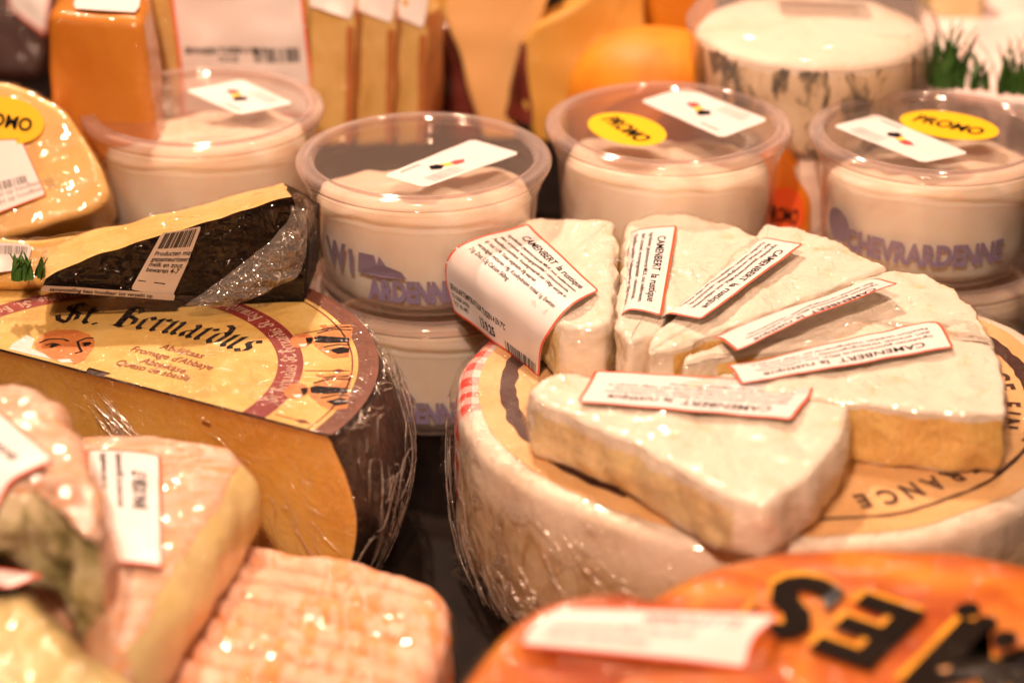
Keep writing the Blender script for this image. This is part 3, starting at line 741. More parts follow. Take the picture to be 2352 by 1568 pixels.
def abbey(grow, mats, names, cuts, wr=0.0, N=320, et=0.35, sig=0.1):
    # straight cut stays flat: bulge only where the outline is round
    O, U, V_, Nn = fr
    ol, src, T = resample(half, N, sig, (40,))
    rings = []; ns = 26
    prof = [(0.0 + 0.45 * (1 - sin(pi / 2 * k / 5)), 0.4 * (1 - cos(pi / 2 * k / 5))) for k in range(6)]
    prof += [(-bbulge(k / ns), 0.4 + (BZ - 0.8) * k / ns) for k in range(1, ns)]
    prof += [(0.5 * (1 - cos(pi / 2 * k / 5)), BZ - 0.4 * (1 - sin(pi / 2 * k / 5))) for k in range(6)]
    prof = [('c', s / 24) for s in range(24)] + prof + [('b', 0.5), ('b', 0.0)]
    vs = []; uv = []
    for pr in prof:
        for k, (x, y) in enumerate(ol):
            l = hypot(x, y); rx, ry = x / l, y / l
            rr = max(0, min(1, (l - 0) / R)); cutside = y < off + 0.08
            if pr[0] == 'c': X, Y, dz = 0 + (x * (1 - 0.45 / R)) * pr[1], off + 0.02 + ((y - off) * (1 - 0.45 / R)) * pr[1], 0.0; nv = Vector((0, 0, 1))
            elif pr[0] == 'b': X, Y, dz = x * pr[1] * 0.95, off + (y - off) * pr[1] * 0.95, BZ; nv = Vector((0, 0, -1))
            else:
                ins, dz = pr; sc_ = (l - ins * (rr ** 3)) / l
                X, Y = x * sc_, y * sc_
                if y <= off + 0.3: Y = off + (y - off) * 1.0
                nv = Vector((0, -1, 0)) if cutside and abs(x) < R - 0.25 else Vector((rx, ry, 0))
                if ins > 0 and dz < 1: nv = (nv + Vector((0, 0, ins / 0.45))).normalized()
            p3 = Vector((X, Y, -dz))
            d = grow + 0.04 * noise.noise(p3 * 0.6) + (0.03 * noise.noise(p3 * 2.4) if not cutside else 0)
            if wr:
                w_ = abs(noise.noise(p3 * Vector((1.3, 1.3, 1.3)).x + Vector((3, 1, 5)))); w2 = abs(noise.noise(p3 * 3.4))
                kk = wr * (2.2 if (not cutside and pr[0] not in ('c',) and nv.z < 0.5) else (0.12 if nv.z > 0.5 else 0.5))
                d += kk * (max(0, 0.3 - w_) * 2.5 + max(0, 0.25 - w2) * 1.4)
            p3 = p3 + nv * d
            vs.append(O + U * p3.x + V_ * p3.y + Nn * p3.z); uv.append((T * k / N, dz / BZ))
    fa = []; fb = []
    for r in range(len(prof) - 1):
        for k in range(N):
            k2 = (k + 1) % N; f = (r * N + k, (r + 1) * N + k, (r + 1) * N + k2, r * N + k2)
            (fb if cuts and ol[k][1] < off + 0.10 and ol[k2][1] < off + 0.10 and 25 <= r < 24 + 6 + ns + 5 else fa).append(f)
    for fs, nm, mt in ((fa, names[0], mats[0]), (fb, names[-1], mats[-1])):
        if fs:
            used = sorted({i for f in fs for i in f}); mp = {i: j for j, i in enumerate(used)}
            mesh(nm, [vs[i] for i in used], [tuple(mp[i] for i in f) for f in fs], mt, sb, True, [uv[i] for i in used])
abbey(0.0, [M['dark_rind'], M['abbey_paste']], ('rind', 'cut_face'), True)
abbey(0.10, [M['film_crumpled'], M['film_crease']], ('plastic_wrap', 'plastic_wrap'), True, wr=0.07, N=420, sig=0.15)
fB = lambda u, v, lift=0.0: fr[0] + fr[1] * u + fr[2] * v + Vector((0, 0, 0.045 + lift))
def halfring(r0, r1, n=110, lo=None):
    p = Print(); V = []; lo = off + 0.06 if lo is None else lo
    for k in range(n + 1):
        for r in (r0, r1):
            a0 = math.asin(min(1, lo / r)) if r > abs(lo) else 0; a = a0 + (pi - 2 * a0) * k / n
            V.append((r * cos(a), max(lo, r * sin(a))))
    p.add(V, [(2 * k, 2 * k + 1, 2 * k + 3, 2 * k + 2) for k in range(n)]); return p
tl = halfring(0.5, 10.05, 120).build('top_label', fB, M['yellow_label'], sb, 0.0)
pc = Print(); pc.poly([(0.62 * cos(pi * k / 20), max(off + 0.06, 0.62 * sin(pi * k / 20))) for k in range(21)]); pc.build('label_centre', fB, M['yellow_label'], tl, 0.001)
halfring(9.45, 10.2).build('brown_band', fB, M['band_brown'], tl, 0.012)
halfring(6.49, 7.43).build('red_band', fB, M['band_red'], tl, 0.012)
M['line_brown'] = simple('thin_brown_print', (0.25, 0.05, 0.02), 0.5)
halfring(9.2, 9.27).build('thin_line', fB, M['line_brown'], tl, 0.014)
def loc2(px, py):
    q = at(px, py, BZ + 0.05) - fr[0]; return (q.dot(fr[1]), q.dot(fr[2]))
# blackletter drawn with a broad nib
NIB = {'n': [[(0, .8), (.14, .98), (.14, .14), (.28, .02)], [(.16, .78), (.42, 1.0), (.52, .86), (.52, .16), (.68, .04)]],
       'u': [[(0, .84), (.14, .98), (.14, .18), (.3, .02), (.52, .2)], [(.38, .84), (.52, .98), (.52, .14), (.68, .02)]],
       'r': [[(0, .8), (.14, .98), (.14, .14), (.28, .02)], [(.2, .82), (.38, 1.0), (.52, .86)]],
       'e': [[(.5, .18), (.3, .0), (.12, .18), (.12, .8), (.32, 1.0), (.5, .78), (.14, .5)]],
       'a': [[(.08, .82), (.3, 1.0), (.46, .84), (.46, .14), (.62, .02)], [(.44, .56), (.2, .5), (.08, .3), (.2, .04), (.44, .2)]],
       'd': [[(.06, 1.42), (.34, 1.28), (.52, .8), (.52, .2), (.32, .0), (.1, .2), (.1, .72), (.34, .96), (.52, .8)]],
       's': [[(.5, .84), (.34, 1.0), (.14, .82), (.16, .62), (.46, .42), (.48, .18), (.28, .0), (.06, .16)]],
       't': [[(.16, 1.3), (.16, .2), (.32, .02), (.46, .12)], [(.0, .96), (.42, .96)]], '.': [[(.08, .1), (.16, .02)]],
       'B': [[(.2, 1.5), (.2, .1)], [(.34, 1.45), (.34, .1)], [(-.1, 1.35), (.2, 1.58), (.6, 1.48), (.76, 1.2), (.42, .86), (.8, .66), (.84, .3), (.5, .0), (.1, .16), (-.1, .02)]],
       'S': [[(.82, 1.3), (.56, 1.56), (.2, 1.36), (.22, 1.06), (.74, .72), (.78, .28), (.44, .0), (.04, .22)], [(.46, 1.5), (.46, .1)], [(-.08, .55), (.04, .22)]]}
ADV = {'n': .84, 'u': .84, 'r': .62, 'e': .66, 'a': .76, 'd': .72, 's': .66, 't': .56, '.': .5, 'B': 1.06, 'S': 1.02, ' ': .4}
def nib(p, txt, path, size, nw=0.24, ang=38, vs_=1.35):
    """path(x) -> (origin, angle) along the baseline"""
    x = 0; dx, dy = cos(radians(ang)) * nw / 2, sin(radians(ang)) * nw / 2
    for ch in txt:
        for st in NIB.get(ch, []):
            for (a, b) in zip(st, st[1:]):
                q = [(a[0] - dx, a[1] - dy), (b[0] - dx, b[1] - dy), (b[0] + dx, b[1] + dy), (a[0] + dx, a[1] + dy)]
                A_ = sum(q[i][0] * q[(i + 1) % 4][1] - q[(i + 1) % 4][0] * q[i][1] for i in range(4))
                if A_ < 0: q = q[::-1]
                out = []
                for (u, v) in q:
                    (ox, oy), an = path((x + u) * size); out.append((ox - sin(an) * v * size * vs_, oy + cos(an) * v * size * vs_))
                p.add(out, [(0, 1, 2, 3)])
        x += ADV[ch]
    return x * size
b0 = Vector(loc2(128, 740)); b1 = Vector(loc2(562, 812)); bd = (b1 - b0); bl = bd.length; bdir = atan2(bd.y, bd.x)
tot = sum(ADV[c] for c in 'St. Bernardus'); szB = bl / tot
def bpath(s):
    f = s / bl; arcb = 0.55 * 4 * f * (1 - f); q = b0 + bd * f; n = Vector((-bd.y, bd.x)) / bl
    return (q.x + n.x * arcb, q.y + n.y * arcb), bdir + 0.55 * 4 * (1 - 2 * f) / bl
p = Print(); nib(p, 'St. Bernardus', bpath, szB); p.build('title', fB, M['ink'], tl, 0.016)
p = Print()
for txt, c0, c1 in (('Abdijkaas', (365, 800), (462, 823)), ("Fromage d'Abbaye", (296, 805), (483, 850)), ('Abteikäse', (320, 832), (420, 858)), ('Queso de abadía', (262, 836), (430, 875))):
    a = Vector(loc2(*c0)); b = Vector(loc2(*c1)); V, _ = text2d(txt, 1, 1, 0.012); tw = max(v[0] for v in V)
    p.text(txt, a.x, a.y, 0.62, (b - a).length / tw / 0.62, 0.012, atan2(b.y - a.y, b.x - a.x))
p.build('small_title', fB, M['line_brown'], tl, 0.016)
M['pale_print'] = simple('pale_print', (0.70, 0.50, 0.38), 0.5)
p = Print()
for a0 in (7, 34, 61, 122, 150):
    def rp(s, a0=a0): a = radians(a0) + s / 7.2; return (7.2 * cos(a), 7.2 * sin(a)), a + pi / 2
    # letters run counter-clockwise, tops to the centre
    p = Print(); nib(p, 'St. Bernardus', rp, 0.34, 0.2, 38, 1.15); p.build('band_lettering', fB, M['pale_print'], tl, 0.018)
# printed monks: a large bearded head and small robed figures
M['skin_print'] = cheese('orange_print', [(0.3, (0.58, 0.16, 0.035)), (0.7, (0.74, 0.28, 0.08))], 160, 0.45, 400, 0.1, 0)
M['robe_print'] = cheese('robe_print', [(0.3, (0.48, 0.15, 0.03)), (0.7, (0.72, 0.32, 0.08))], 160, 0.45, 400, 0.1, 0)
def pp(lst): return [loc2(*q) for q in lst]
hd = Print(); hd.poly(pp([(90, 775), (78, 790), (85, 808), (130, 828), (172, 836), (195, 826), (214, 800), (218, 783), (205, 768), (175, 758), (130, 757), (105, 764)])); hd.build('printed_head', fB, M['skin_print'], tl, 0.014)
be = Print(); be.poly(pp([(30, 789), (62, 770), (80, 778), (72, 800), (100, 812), (120, 826), (60, 812), (20, 802)])); be.poly(pp([(130, 826), (160, 824), (168, 833), (140, 833)])); be.build('printed_beard', fB, M['paper'], tl, 0.016)
ey = Print()
for s_ in ([(90, 788), (112, 779), (145, 779), (158, 784)], [(180, 784), (198, 777), (215, 777)], [(105, 793), (122, 789), (138, 793)], [(188, 790), (200, 787), (210, 789)], [(178, 784), (182, 798), (188, 808), (172, 812)]): ey.stroke(pp(s_), 0.10)
ey.ell(*loc2(124, 794), 0.13, 0.2); ey.ell(*loc2(200, 791), 0.12, 0.2); ey.build('printed_features', fB, M['ink'], tl, 0.02)
for dx, dy, k in ((0, 0, 1.0), (14, -116, 0.92)):
    def T(l): return pp([(660 + (x - 660) * k + dx, 900 + (y - 900) * k + dy) for x, y in l])
    a = Print(); a.poly(T([(706, 893), (740, 868), (800, 862), (808, 868), (802, 908), (798, 938), (760, 942), (735, 930), (712, 910)])); a.poly(T([(735, 866), (760, 858), (805, 858), (800, 866)])); a.build('printed_robe', fB, M['robe_print'], tl, 0.014)
    b = Print(); b.poly(T([(705, 893), (725, 886), (800, 892), (798, 903), (745, 905), (716, 903)])); b.poly(T([(748, 922), (780, 914), (800, 918), (798, 928), (770, 932)]))
    for s_ in ([(720, 880), (760, 870), (805, 872)], [(735, 915), (770, 908), (800, 909)], [(728, 862), (748, 868), (770, 864)]): b.stroke(T(s_), 0.09)
    b.build('printed_shade', fB, M['ink'], tl, 0.018)
    c = Print(); c.ell(*T([(680, 898)])[0], 0.42, 0.62, 0.4); c.poly(T([(690, 892), (712, 890), (714, 902), (695, 908)])); c.poly(T([(724, 861), (740, 858), (748, 866), (738, 868)])); c.build('printed_head', fB, M['skin_print'], tl, 0.02)
    e_ = Print(); e_.poly(T([(672, 908), (695, 906), (690, 914), (678, 914)])); e_.build('printed_beard', fB, M['paper'], tl, 0.024)
q = Print()
for px_, a in ((0, 0.56), (1, 9.5), (2, 28), (3, 52)):
    ca, sa = cos(radians(a)), sin(radians(a))
    if px_ == 0: y_ = off + 0.45; q.stroke([(7.6, y_), (9.1, y_)], 0.05); q.poly([(8.45, y_), (8.75, y_ + .16), (9.05, y_), (8.75, y_ - .16)])
    elif px_ in (2, 3):
        q.build('printed_ornament', fB, M['line_brown'], tl, 0.016); q = Print(); q.stroke([(7.5 * ca, 7.5 * sa), (9.15 * ca, 9.15 * sa)], 0.05); q.poly([(8.5 * ca, 8.5 * sa), (8.75 * ca + .16 * sa, 8.75 * sa - .16 * ca), (9 * ca, 9 * sa), (8.75 * ca - .16 * sa, 8.75 * sa + .16 * ca)][::1])
q.build('printed_ornament', fB, M['line_brown'], tl, 0.016)

# ================================================================== BLACK RIND WEDGE ON THE ABBEY CHEESE
M['black_rind'] = cheese('black_wax_rind', [(0.3, (0.003, 0.002, 0.002)), (0.66, (0.006, 0.004, 0.003)), (0.74, (0.02, 0.008, 0.003))], 210, 0.5, 300, 0.25, 0, detail=7, spec=0.15)
M['film_dark'] = film('clear_cling_film', 50, 1.0, 0.0, 0.7, rough=0.08, dist=0.0008)
M['gouda'] = cheese('straw_gouda_paste', [(0.3, (0.84, 0.50, 0.15)), (0.7, (0.92, 0.64, 0.26))], 40, 0.4, 200, 0.2, 0.15)
bw = thing('black_rind_wedge', 'straw yellow cheese wedge with black rind lying on the abbey cheese label', 'cheese', at(400, 690, BZ + 0.1))
Yf = at(400, 690, BZ + 0.1).y
fo, fN = Vector((0, Yf, 0)), Vector((0, -1, 0.0))
def av(px, py, Y): return hit(px, py, Vector((0, Y, 0)), Vector((0, 1, 0)))
def avd(px, py, d=0.0): return av(px, py, Yf - 2.6 * (1 - (px - 92) / 608.0) + d)
# front face corners (left tip, right bottom, right top) and the same set further back
L0, L1 = avd(92, 662, 0), avd(104, 638, 0)
F0 = [avd(92, 664, 0), avd(700, 692, 0), avd(704, 560, 0), avd(668, 450, 0), avd(440, 520, 0), avd(200, 592, 0), avd(105, 640, 0)]
dep = 4.2
Bk = []
for i, v_ in enumerate(F0):
    b_ = v_ + Vector((0.25, dep, 0)); Bk.append(b_)
tgt = {3: (652, 420), 4: (430, 478), 5: (185, 540), 6: (108, 565)}
for i, (a, b) in tgt.items(): Bk[i] = avd(a, b, dep)
Bk[0] = F0[0] + Vector((0.1, dep, 0.0))
def loft(parent, A, B, n_lon, n_arc, mat, name, faces, sub=(lambda p, s, t: p), grow=0.0):
    """side wall between two closed loops, restricted to the edge indices in faces"""
    vs = []; fs = []
    for e in faces:
        a0, a1 = A[e], A[(e + 1) % len(A)]; b0_, b1_ = B[e], B[(e + 1) % len(B)]
        base = len(vs)
        for i in range(n_arc + 1):
            for j in range(n_lon + 1):
                s = i / n_arc; t_ = j / n_lon
                p_ = a0.lerp(a1, s).lerp(b0_.lerp(b1_, s), t_); vs.append(sub(p_, s, t_))
        for i in range(n_arc):
            for j in range(n_lon):
                k = base + i * (n_lon + 1) + j; fs.append((k, k + 1, k + n_lon + 2, k + n_lon + 1))
    return mesh(name, vs, fs, mat, parent)
nz = lambda amp, fq=0.9, sd=0: (lambda p, s, t: p + Vector((noise.noise(p * fq + Vector((sd, 0, 0))), noise.noise(p * fq + Vector((sd, 9, 0))), noise.noise(p * fq + Vector((sd, 0, 9))))) * amp)
def fan(parent, loop, mat, name, sub, rings=14, seg=14):
    c = sum(loop, Vector()) / len(loop); P = []
    for i in range(len(loop)):
        for k in range(seg): P.append(loop[i].lerp(loop[(i + 1) % len(loop)], k / seg))
    n = len(P); vs = []; fs = []
    for r in range(rings + 1):
        for q_ in P: vs.append(sub(c.lerp(q_, r / rings), 0, 0))
    for r in range(rings):
        for k in range(n): fs.append((r * n + k, (r + 1) * n + k, (r + 1) * n + (k + 1) % n, r * n + (k + 1) % n))
    return mesh(name, vs, fs, mat, parent)
nb_ = nz(0.10)
fan(bw, F0, M['black_rind'], 'rind', nb_)
loft(bw, F0, Bk, 12, 24, M['gouda'], 'cut_face', (3, 4, 5, 6), nb_)
loft(bw, F0, Bk, 8, 14, M['black_rind'], 'end_rind', (0, 1, 2), nb_)
fan(bw, Bk, M['gouda'], 'back_face', nb_)
# film drawn tight round the wedge
g_ = lambda p, s, t: nb_(p, s, t) + (p - Vector((bw.location / S))).normalized() * 0.0
cF = sum(F0, Vector()) / 7
def growf(p, s, t):
    q_ = nb_(p, s, t); n_ = Vector((0, -0.10, 0.10)); w_ = abs(noise.noise(p * 1.6)); return q_ + n_ * (1 + 2.2 * max(0, 0.3 - w_) * 2)
fan(bw, F0, M['film_dark'], 'plastic_wrap', growf, 30, 20)
loft(bw, F0, Bk, 20, 50, M['film'], 'plastic_wrap', (2, 3, 4, 5, 6), growf)
# bunched film tail across the lower right
A = [avd(425, 700, -0.4), avd(490, 655, -0.35), avd(580, 585, -0.3), avd(655, 515, -0.2), avd(668, 470, 0)]
B = [avd(450, 712, -0.6), avd(545, 698, -0.7), avd(630, 660, -0.5), avd(695, 610, -0.3), avd(706, 480, 0)]
f = Ruled(A, B, 0.35, 0)
vs = []; fs = []; nx, ny = 60, 140
for j in range(ny + 1):
    for i in range(nx + 1):
        u, v = f.w * i / nx, f.h * j / ny; q3 = Vector((u * 2.6, v * 0.8, 3))
        vs.append(f(u, v, 0.28 * abs(noise.noise(q3)) + 0.12 * noise.noise(q3 * 3)))
for j in range(ny):
    for i in range(nx): a = j * (nx + 1) + i; fs.append((a, a + 1, a + nx + 2, a + nx + 1))
mesh('plastic_wrap', vs, fs, M['film_milky'], bw, label='bunched whitish film')
# right end gathered film
A = [avd(640, 470, -0.1), avd(690, 455, 0), avd(712, 520, 0.3), avd(706, 690, 0.1)]
B = [avd(640, 470, 3), avd(692, 440, 3), avd(735, 520, 3), avd(728, 680, 2.8)]
f = Ruled(A, B, 0, 0); vs = []; fs = []
for j in range(71):
    for i in range(41):
        u, v = f.w * i / 40, f.h * j / 70; q3 = Vector((u * 1.2, v * 2.2, 8)); vs.append(f(u, v, 0.25 * abs(noise.noise(q3)) + 0.1 * noise.noise(q3 * 3)))
for j in range(70):
    for i in range(40): a = j * 41 + i; fs.append((a, a + 41, a + 42, a + 1))
mesh('plastic_wrap', vs, fs, M['film_crumpled'], bw)
# label band down the black face
A = [avd(300, 664, -0.28), avd(336, 600, -0.26), avd(372, 535, -0.24)]
B = [avd(396, 682, -0.28), avd(432, 600, -0.26), avd(463, 520, -0.24)]
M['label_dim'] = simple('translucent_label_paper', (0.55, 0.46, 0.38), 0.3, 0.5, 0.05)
f = Ruled(A, B, 0.02, 0.02); s = sheet('price_label', f, f.w, f.h, M['label_dim'], bw, 14, 20, 0.05)
p = Print(); p.barcode(f.w * .1, f.h * .72, f.w * .92, f.h * .98, 7)
for i, tx in enumerate(('Producten met', 'gepasteuriseerde', 'melk en zout', 'bewaren 4-7')): p.text(tx, f.w * .1, f.h * (.60 - .09 * i), 0.3, 0.8, 0.01)
p.rect(f.w * .05, f.h * .16, f.w * .7, f.h * .175); p.build('lettering', f, M['ink'], s)
A = [avd(92, 668, -0.2), avd(100, 655, -0.3)]; B = [avd(400, 690, -0.3), avd(402, 676, -0.34)]
f = Ruled(A, B, 0, 0.02); s = sheet('bottom_label', f, f.w, f.h, M['label_dim'], bw, 30, 4, 0.03)
p = Print(); p.text('samenstelling kaas houdbaar tot verpakt op', 0.3, 0.06, 0.26, 0.85, 0.01); p.build('lettering', f, M['ink'], s)

# ================================================================== FRONT LEFT: WASHED RIND PIECES
def washed(name, cols, scale, stretch, rot=(0, 0, 0), bs=0.6):
    t = NT(name); v = t.coord(); vs_ = t.coord('Object', stretch, rot)
    base = t.ramp(t.noise(v, 60, 5, 0.6, 0.4), [(0.3, cols[0]), (0.7, cols[1])])
    st = t.noise(vs_, scale, 4, 0.6, 0.8)
    big = t.ramp(t.noise(v, 28, 3, 0.5), [(0.36, (0, 0, 0)), (0.54, (1, 1, 1))])
    k = t.math('MULTIPLY', t.ramp(st, [(0.49, (0, 0, 0)), (0.56, (1, 1, 1))]), t.math('ADD', t.math('MULTIPLY', big, 0.62), 0.15), True)
    c = t.mix(k, base, cols[2])
    h = t.math('SUBTRACT', t.noise(v, 300, 4, 0.6), t.math('MULTIPLY', k, 0.5))
    t.pbr(c, 0.5, t.bump(h, bs, 0.0012), 0.4, 0.1); return t.m
M['pink_rind'] = washed('pink_washed_rind', ((0.70, 0.44, 0.32), (0.82, 0.62, 0.49), (0.80, 0.30, 0.05)), 110, (1, 3.5, 1), (0, 0, 0.25))
M['ivory_side'] = cheese('ivory_soft_side', [(0.3, (0.84, 0.66, 0.26)), (0.7, (0.90, 0.76, 0.40))], 30, 0.35, 120, 0.3, 0.25)
M['mould_side'] = cheese('green_grey_mould_rind', [(0.30, (0.12, 0.12, 0.04)), (0.44, (0.36, 0.33, 0.15)), (0.56, (0.70, 0.62, 0.40)), (0.72, (0.60, 0.46, 0.32))], 62, 0.45, 90, 0.9, 0.1)
G2 = 'washed rind wedges piled at the front left'
va = thing('washed_rind_wedge', 'pink topped wedge with ivory side and upright white label, on the ridged cheese', 'cheese', at(380, 1300, 4), G2)
fr_a = flat(7.1)
ptsA = pxs(fr_a, [(150, 1010), (210, 1000), (330, 1000), (440, 1010), (522, 1030), (548, 1062), (502, 1142), (432, 1245), (368, 1350), (315, 1440), (275, 1485), (252, 1440), (200, 1250)])
slab(va, fr_a, ptsA, 3.3, 0.12, 0.5, 0.12, 280, (5, 6, 7, 8, 9), 0.75, 0.06, 0.7, 0.015, 4, mats=[M['pink_rind'], M['ivory_side']], seed=11, cutamp=0.10, nside=18)
slab(va, fr_a, ptsA, 3.3, 0.3, 0.5, 0.25, 300, (), 0.78, 0.06, 0.7, 0, mats=[M['film']], names=('plastic_wrap', 'x'), grow=0.08, seed=11, wrink=0.05, wfreq=1.3, nside=20, ntop=26)
c = [(205, 1295, 7.26), (220, 1034, 7.26), (371, 1046, 7.26), (374, 1302, 7.3)]
A = [at(196, 1034, 7.2), at(290, 1034, 7.32), at(371, 1046, 7.28)]; B = [at(215, 1294, 7.2), at(310, 1294, 7.34), at(374, 1302, 7.30)]
f = Ruled(A, B, 0.05, 0.03); s = sheet('price_label', f, f.w, f.h, M['paper'], va, 30, 30, 0.2, 0.02, M['red_edge'], 0.11)
p = Print(); p.text('LE VIEUX PANE', f.w * .2, f.h - 0.98, 0.66, 0.58, 0.035)
p.build('lettering', f, M['ink'], s, 0.034); p = Print()
p.text('Gepasteuriseerde MELK, zout, kleurstof, stremsel', f.w * .04, f.h - 1.5, 0.34, 0.54, 0.015); p.text('rijpingsfermenten, annatto  Iasis', f.w * .04, f.h - 2.0, 0.34, 0.58, 0.015)
p.build('small_print', f, M['ink'], s, 0.034)

fr_b = flat(9.6)
vb = thing('washed_rind_wedge', 'blurred wedge with greenish mould side at the left edge, label running off the frame', 'cheese', at(80, 1250, 5), G2)
ptsB = pxs(fr_b, [(-160, 880), (0, 878), (70, 884), (130, 925), (180, 1005), (212, 1090), (232, 1180), (222, 1240), (150, 1145), (60, 1110), (-60, 1150), (-200, 1230)])
def thB(x, y): return 1.9 + 3.2 * max(0, min(1, (x + 16.7) / 3.4))
slab(vb, fr_b, ptsB, 4, 0.35, 0.6, 0.2, 240, (7, 8, 9, 10), 0.35, 0.12, 0.8, 0.05, 2, mats=[M['pink_rind'], M['mould_side']], thf=thB, seed=12, cutamp=0.35, nside=18)
slab(vb, fr_b, ptsB, 4, 0.45, 0.6, 0.3, 260, (), 0.4, 0.12, 0.8, 0, mats=[M['film']], names=('plastic_wrap', 'x'), thf=thB, grow=0.12, seed=12, wrink=0.12, wfreq=1.2, nside=22, ntop=22)
A = [at(-170, 1090, 9.6), at(-140, 1000, 9.85), at(-110, 900, 9.8)]; B = [at(-20, 1190, 9.3), at(30, 1105, 9.75), at(126, 1056, 9.8)]
A = [at(-330, 1030, 9.6), at(-250, 900, 9.8), at(-170, 800, 9.8)]
f = Ruled(A, B, 0.05, 0.02); s = sheet('price_label', f, f.w, f.h, M['paper'], vb, 30, 30, 0.25, 0.02, M['red_edge'], 0.12)
p = Print(); V, _ = text2d('LE VIEUX PANE', 1, 1, 0.025); tw = max(v[0] for v in V); p.text('LE VIEUX PANE', f.w * .40, f.h * .66, 0.62, f.w * .50 / tw / 0.62, 0.025); p.build('lettering', f, M['ink'], s, 0.034)
p = Print(); p.text('gepasteuriseerde MELK, zout', f.w * .3, f.h * .42, 0.30, 0.7, 0.012); p.build('small_print', f, M['ink'], s, 0.034)

fr_c = flat(7.0)
vc = thing('washed_rind_wedge', 'pale yellow shiny wrapped wedge in the bottom left corner', 'cheese', at(100, 1600, 3), G2)
ptsC = pxs(fr_c, [(-160, 1370), (0, 1350), (60, 1345), (110, 1380), (160, 1450), (230, 1500), (280, 1530), (330, 1620), (320, 1800), (-160, 1800)])
M['olive_side'] = cheese('yellow_olive_rind', [(0.3, (0.36, 0.30, 0.12)), (0.5, (0.66, 0.54, 0.24)), (0.75, (0.74, 0.62, 0.34))], 40, 0.4, 100, 0.6, 0.2)
slab(vc, fr_c, ptsC, 4, 0.9, 0.5, 0.35, 240, (), 0.5, 0.2, 0.8, 0.04, 2, mats=[M['olive_side']], seed=13)
slab(vc, fr_c, ptsC, 4, 1.0, 0.5, 0.4, 260, (), 0.5, 0.2, 0.8, 0, mats=[M['film_crumpled']], names=('plastic_wrap', 'x'), grow=0.12, seed=13, wrink=0.12, wfreq=1.3, ntop=26)
A = [at(-160, 1345, 7.5), at(-150, 1300, 7.6)]; B = [at(20, 1350, 7.4), at(105, 1322, 7.3)]
f = Ruled(A, B, 0.1, 0.02); sheet('price_label', f, f.w, f.h, M['paper'], vc, 20, 10, 0.2, 0.02, M['red_edge'], 0.12)

# ridged log
rd0 = at(560, 1242, 4.0); rd1 = at(985, 1345, 4.0); rdir = (rd1 - rd0).normalized()
M['ridge_rind'] = washed('ridged_orange_pink_rind', ((0.74, 0.38, 0.25), (0.84, 0.56, 0.43), (0.84, 0.25, 0.02)), 75, (3.0, 1, 1), (0, 0, 0.5), 0.7)
fr_r = frame((rd0.x, rd0.y, 4.0), (0, 0, 1), rdir)
rg = thing('ridged_cheese', 'pink and orange cheese with ridged rind, under the upright white label wedge', 'cheese', at(700, 1500, 0.02))
def ridge(x, y): return (0.32 + 0.18 * noise.noise(Vector((x * 0.35, y * 0.8, 4)))) * sqrt(abs(sin(pi * y / 1.22 + 0.5 * noise.noise(Vector((x * 0.3, y * 0.25, 0)))))) + 0.0
ptsR = pxs(fr_r, [(380, 1215), (560, 1238), (760, 1285), (900, 1318), (985, 1345), (1022, 1390), (1026, 1440), (990, 1530), (930, 1640), (880, 1720), (300, 1560), (250, 1400)])
slab(rg, fr_r, ptsR, 3.98, 0.7, 0.5, 0.3, 300, (), 0.25, 0.10, 0.5, 0.03, 2.4, mats=[M['ridge_rind']], seed=21, ridge=ridge, ntop=60)
slab(rg, fr_r, ptsR, 3.98, 0.8, 0.5, 0.35, 300, (), 0.28, 0.10, 0.5, 0, mats=[M['film_soft']], names=('plastic_wrap', 'x'), grow=0.2, seed=21, wrink=0.04, wfreq=1.5, ntop=40)

# ================================================================== FRONT RIGHT: ORANGE CHEESES
def orange_printed():
    t = NT('orange_printed_wax'); v = t.coord()
    c = t.ramp(t.noise(v, 26, 5, 0.6, 0.8), [(0.32, (0.38, 0.055, 0.008)), (0.5, (0.60, 0.15, 0.014)), (0.68, (0.68, 0.31, 0.035))])
    cn = t.bump(wrinkle_height(t, v, 45), 1.0, 0.0012)
    t.pbr(c, 0.38, None, 0.4, 0.08, coat=0.3, coat_rough=0.12, coat_n=cn); return t.m
M['orange_wax'] = orange_printed()
ow = thing('orange_waxed_cheese', 'large orange waxed cheese with upside down black and yellow lettering, bottom right', 'cheese', at(2100, 1600, 0.02))
fr_o = flat(7.6)
ptsO = pxs(fr_o, [(1400, 1440), (1470, 1365), (1560, 1310), (1680, 1268), (1800, 1246), (1920, 1238), (2050, 1238), (2200, 1252), (2352, 1278), (2520, 1330), (2640, 1420), (2700, 1600), (2600, 1800), (2000, 1900), (1500, 1800), (1380, 1600)])
slab(ow, fr_o, ptsO, 7.5, 1.0, 0.8, 0.4, 240, (), 0.9, 0.05, 0.5, 0, mats=[M['orange_wax']], seed=31, topf=lambda x, y: -0.0)
slab(ow, fr_o, ptsO, 7.5, 1.1, 0.8, 0.5, 260, (), 0.95, 0.05, 0.5, 0, mats=[M['film_soft']], names=('plastic_wrap', 'x'), grow=0.14, seed=31, wrink=0.05, wfreq=1.0, ntop=26)
fO = lambda: None
M['letter_yel'] = simple('ochre_print', (0.80, 0.36, 0.02), 0.4)
M['letter_dark'] = simple('dark_green_black_print', (0.010, 0.006, 0.004), 0.6, 0.06, 0.3, 60)
O_ = at(2400, 1532, 7.75); U_ = at(1748, 1312, 7.75) - O_; U_.z = 0
pl = Plane(O_, U_, Vector((-U_.y, U_.x, 0)))
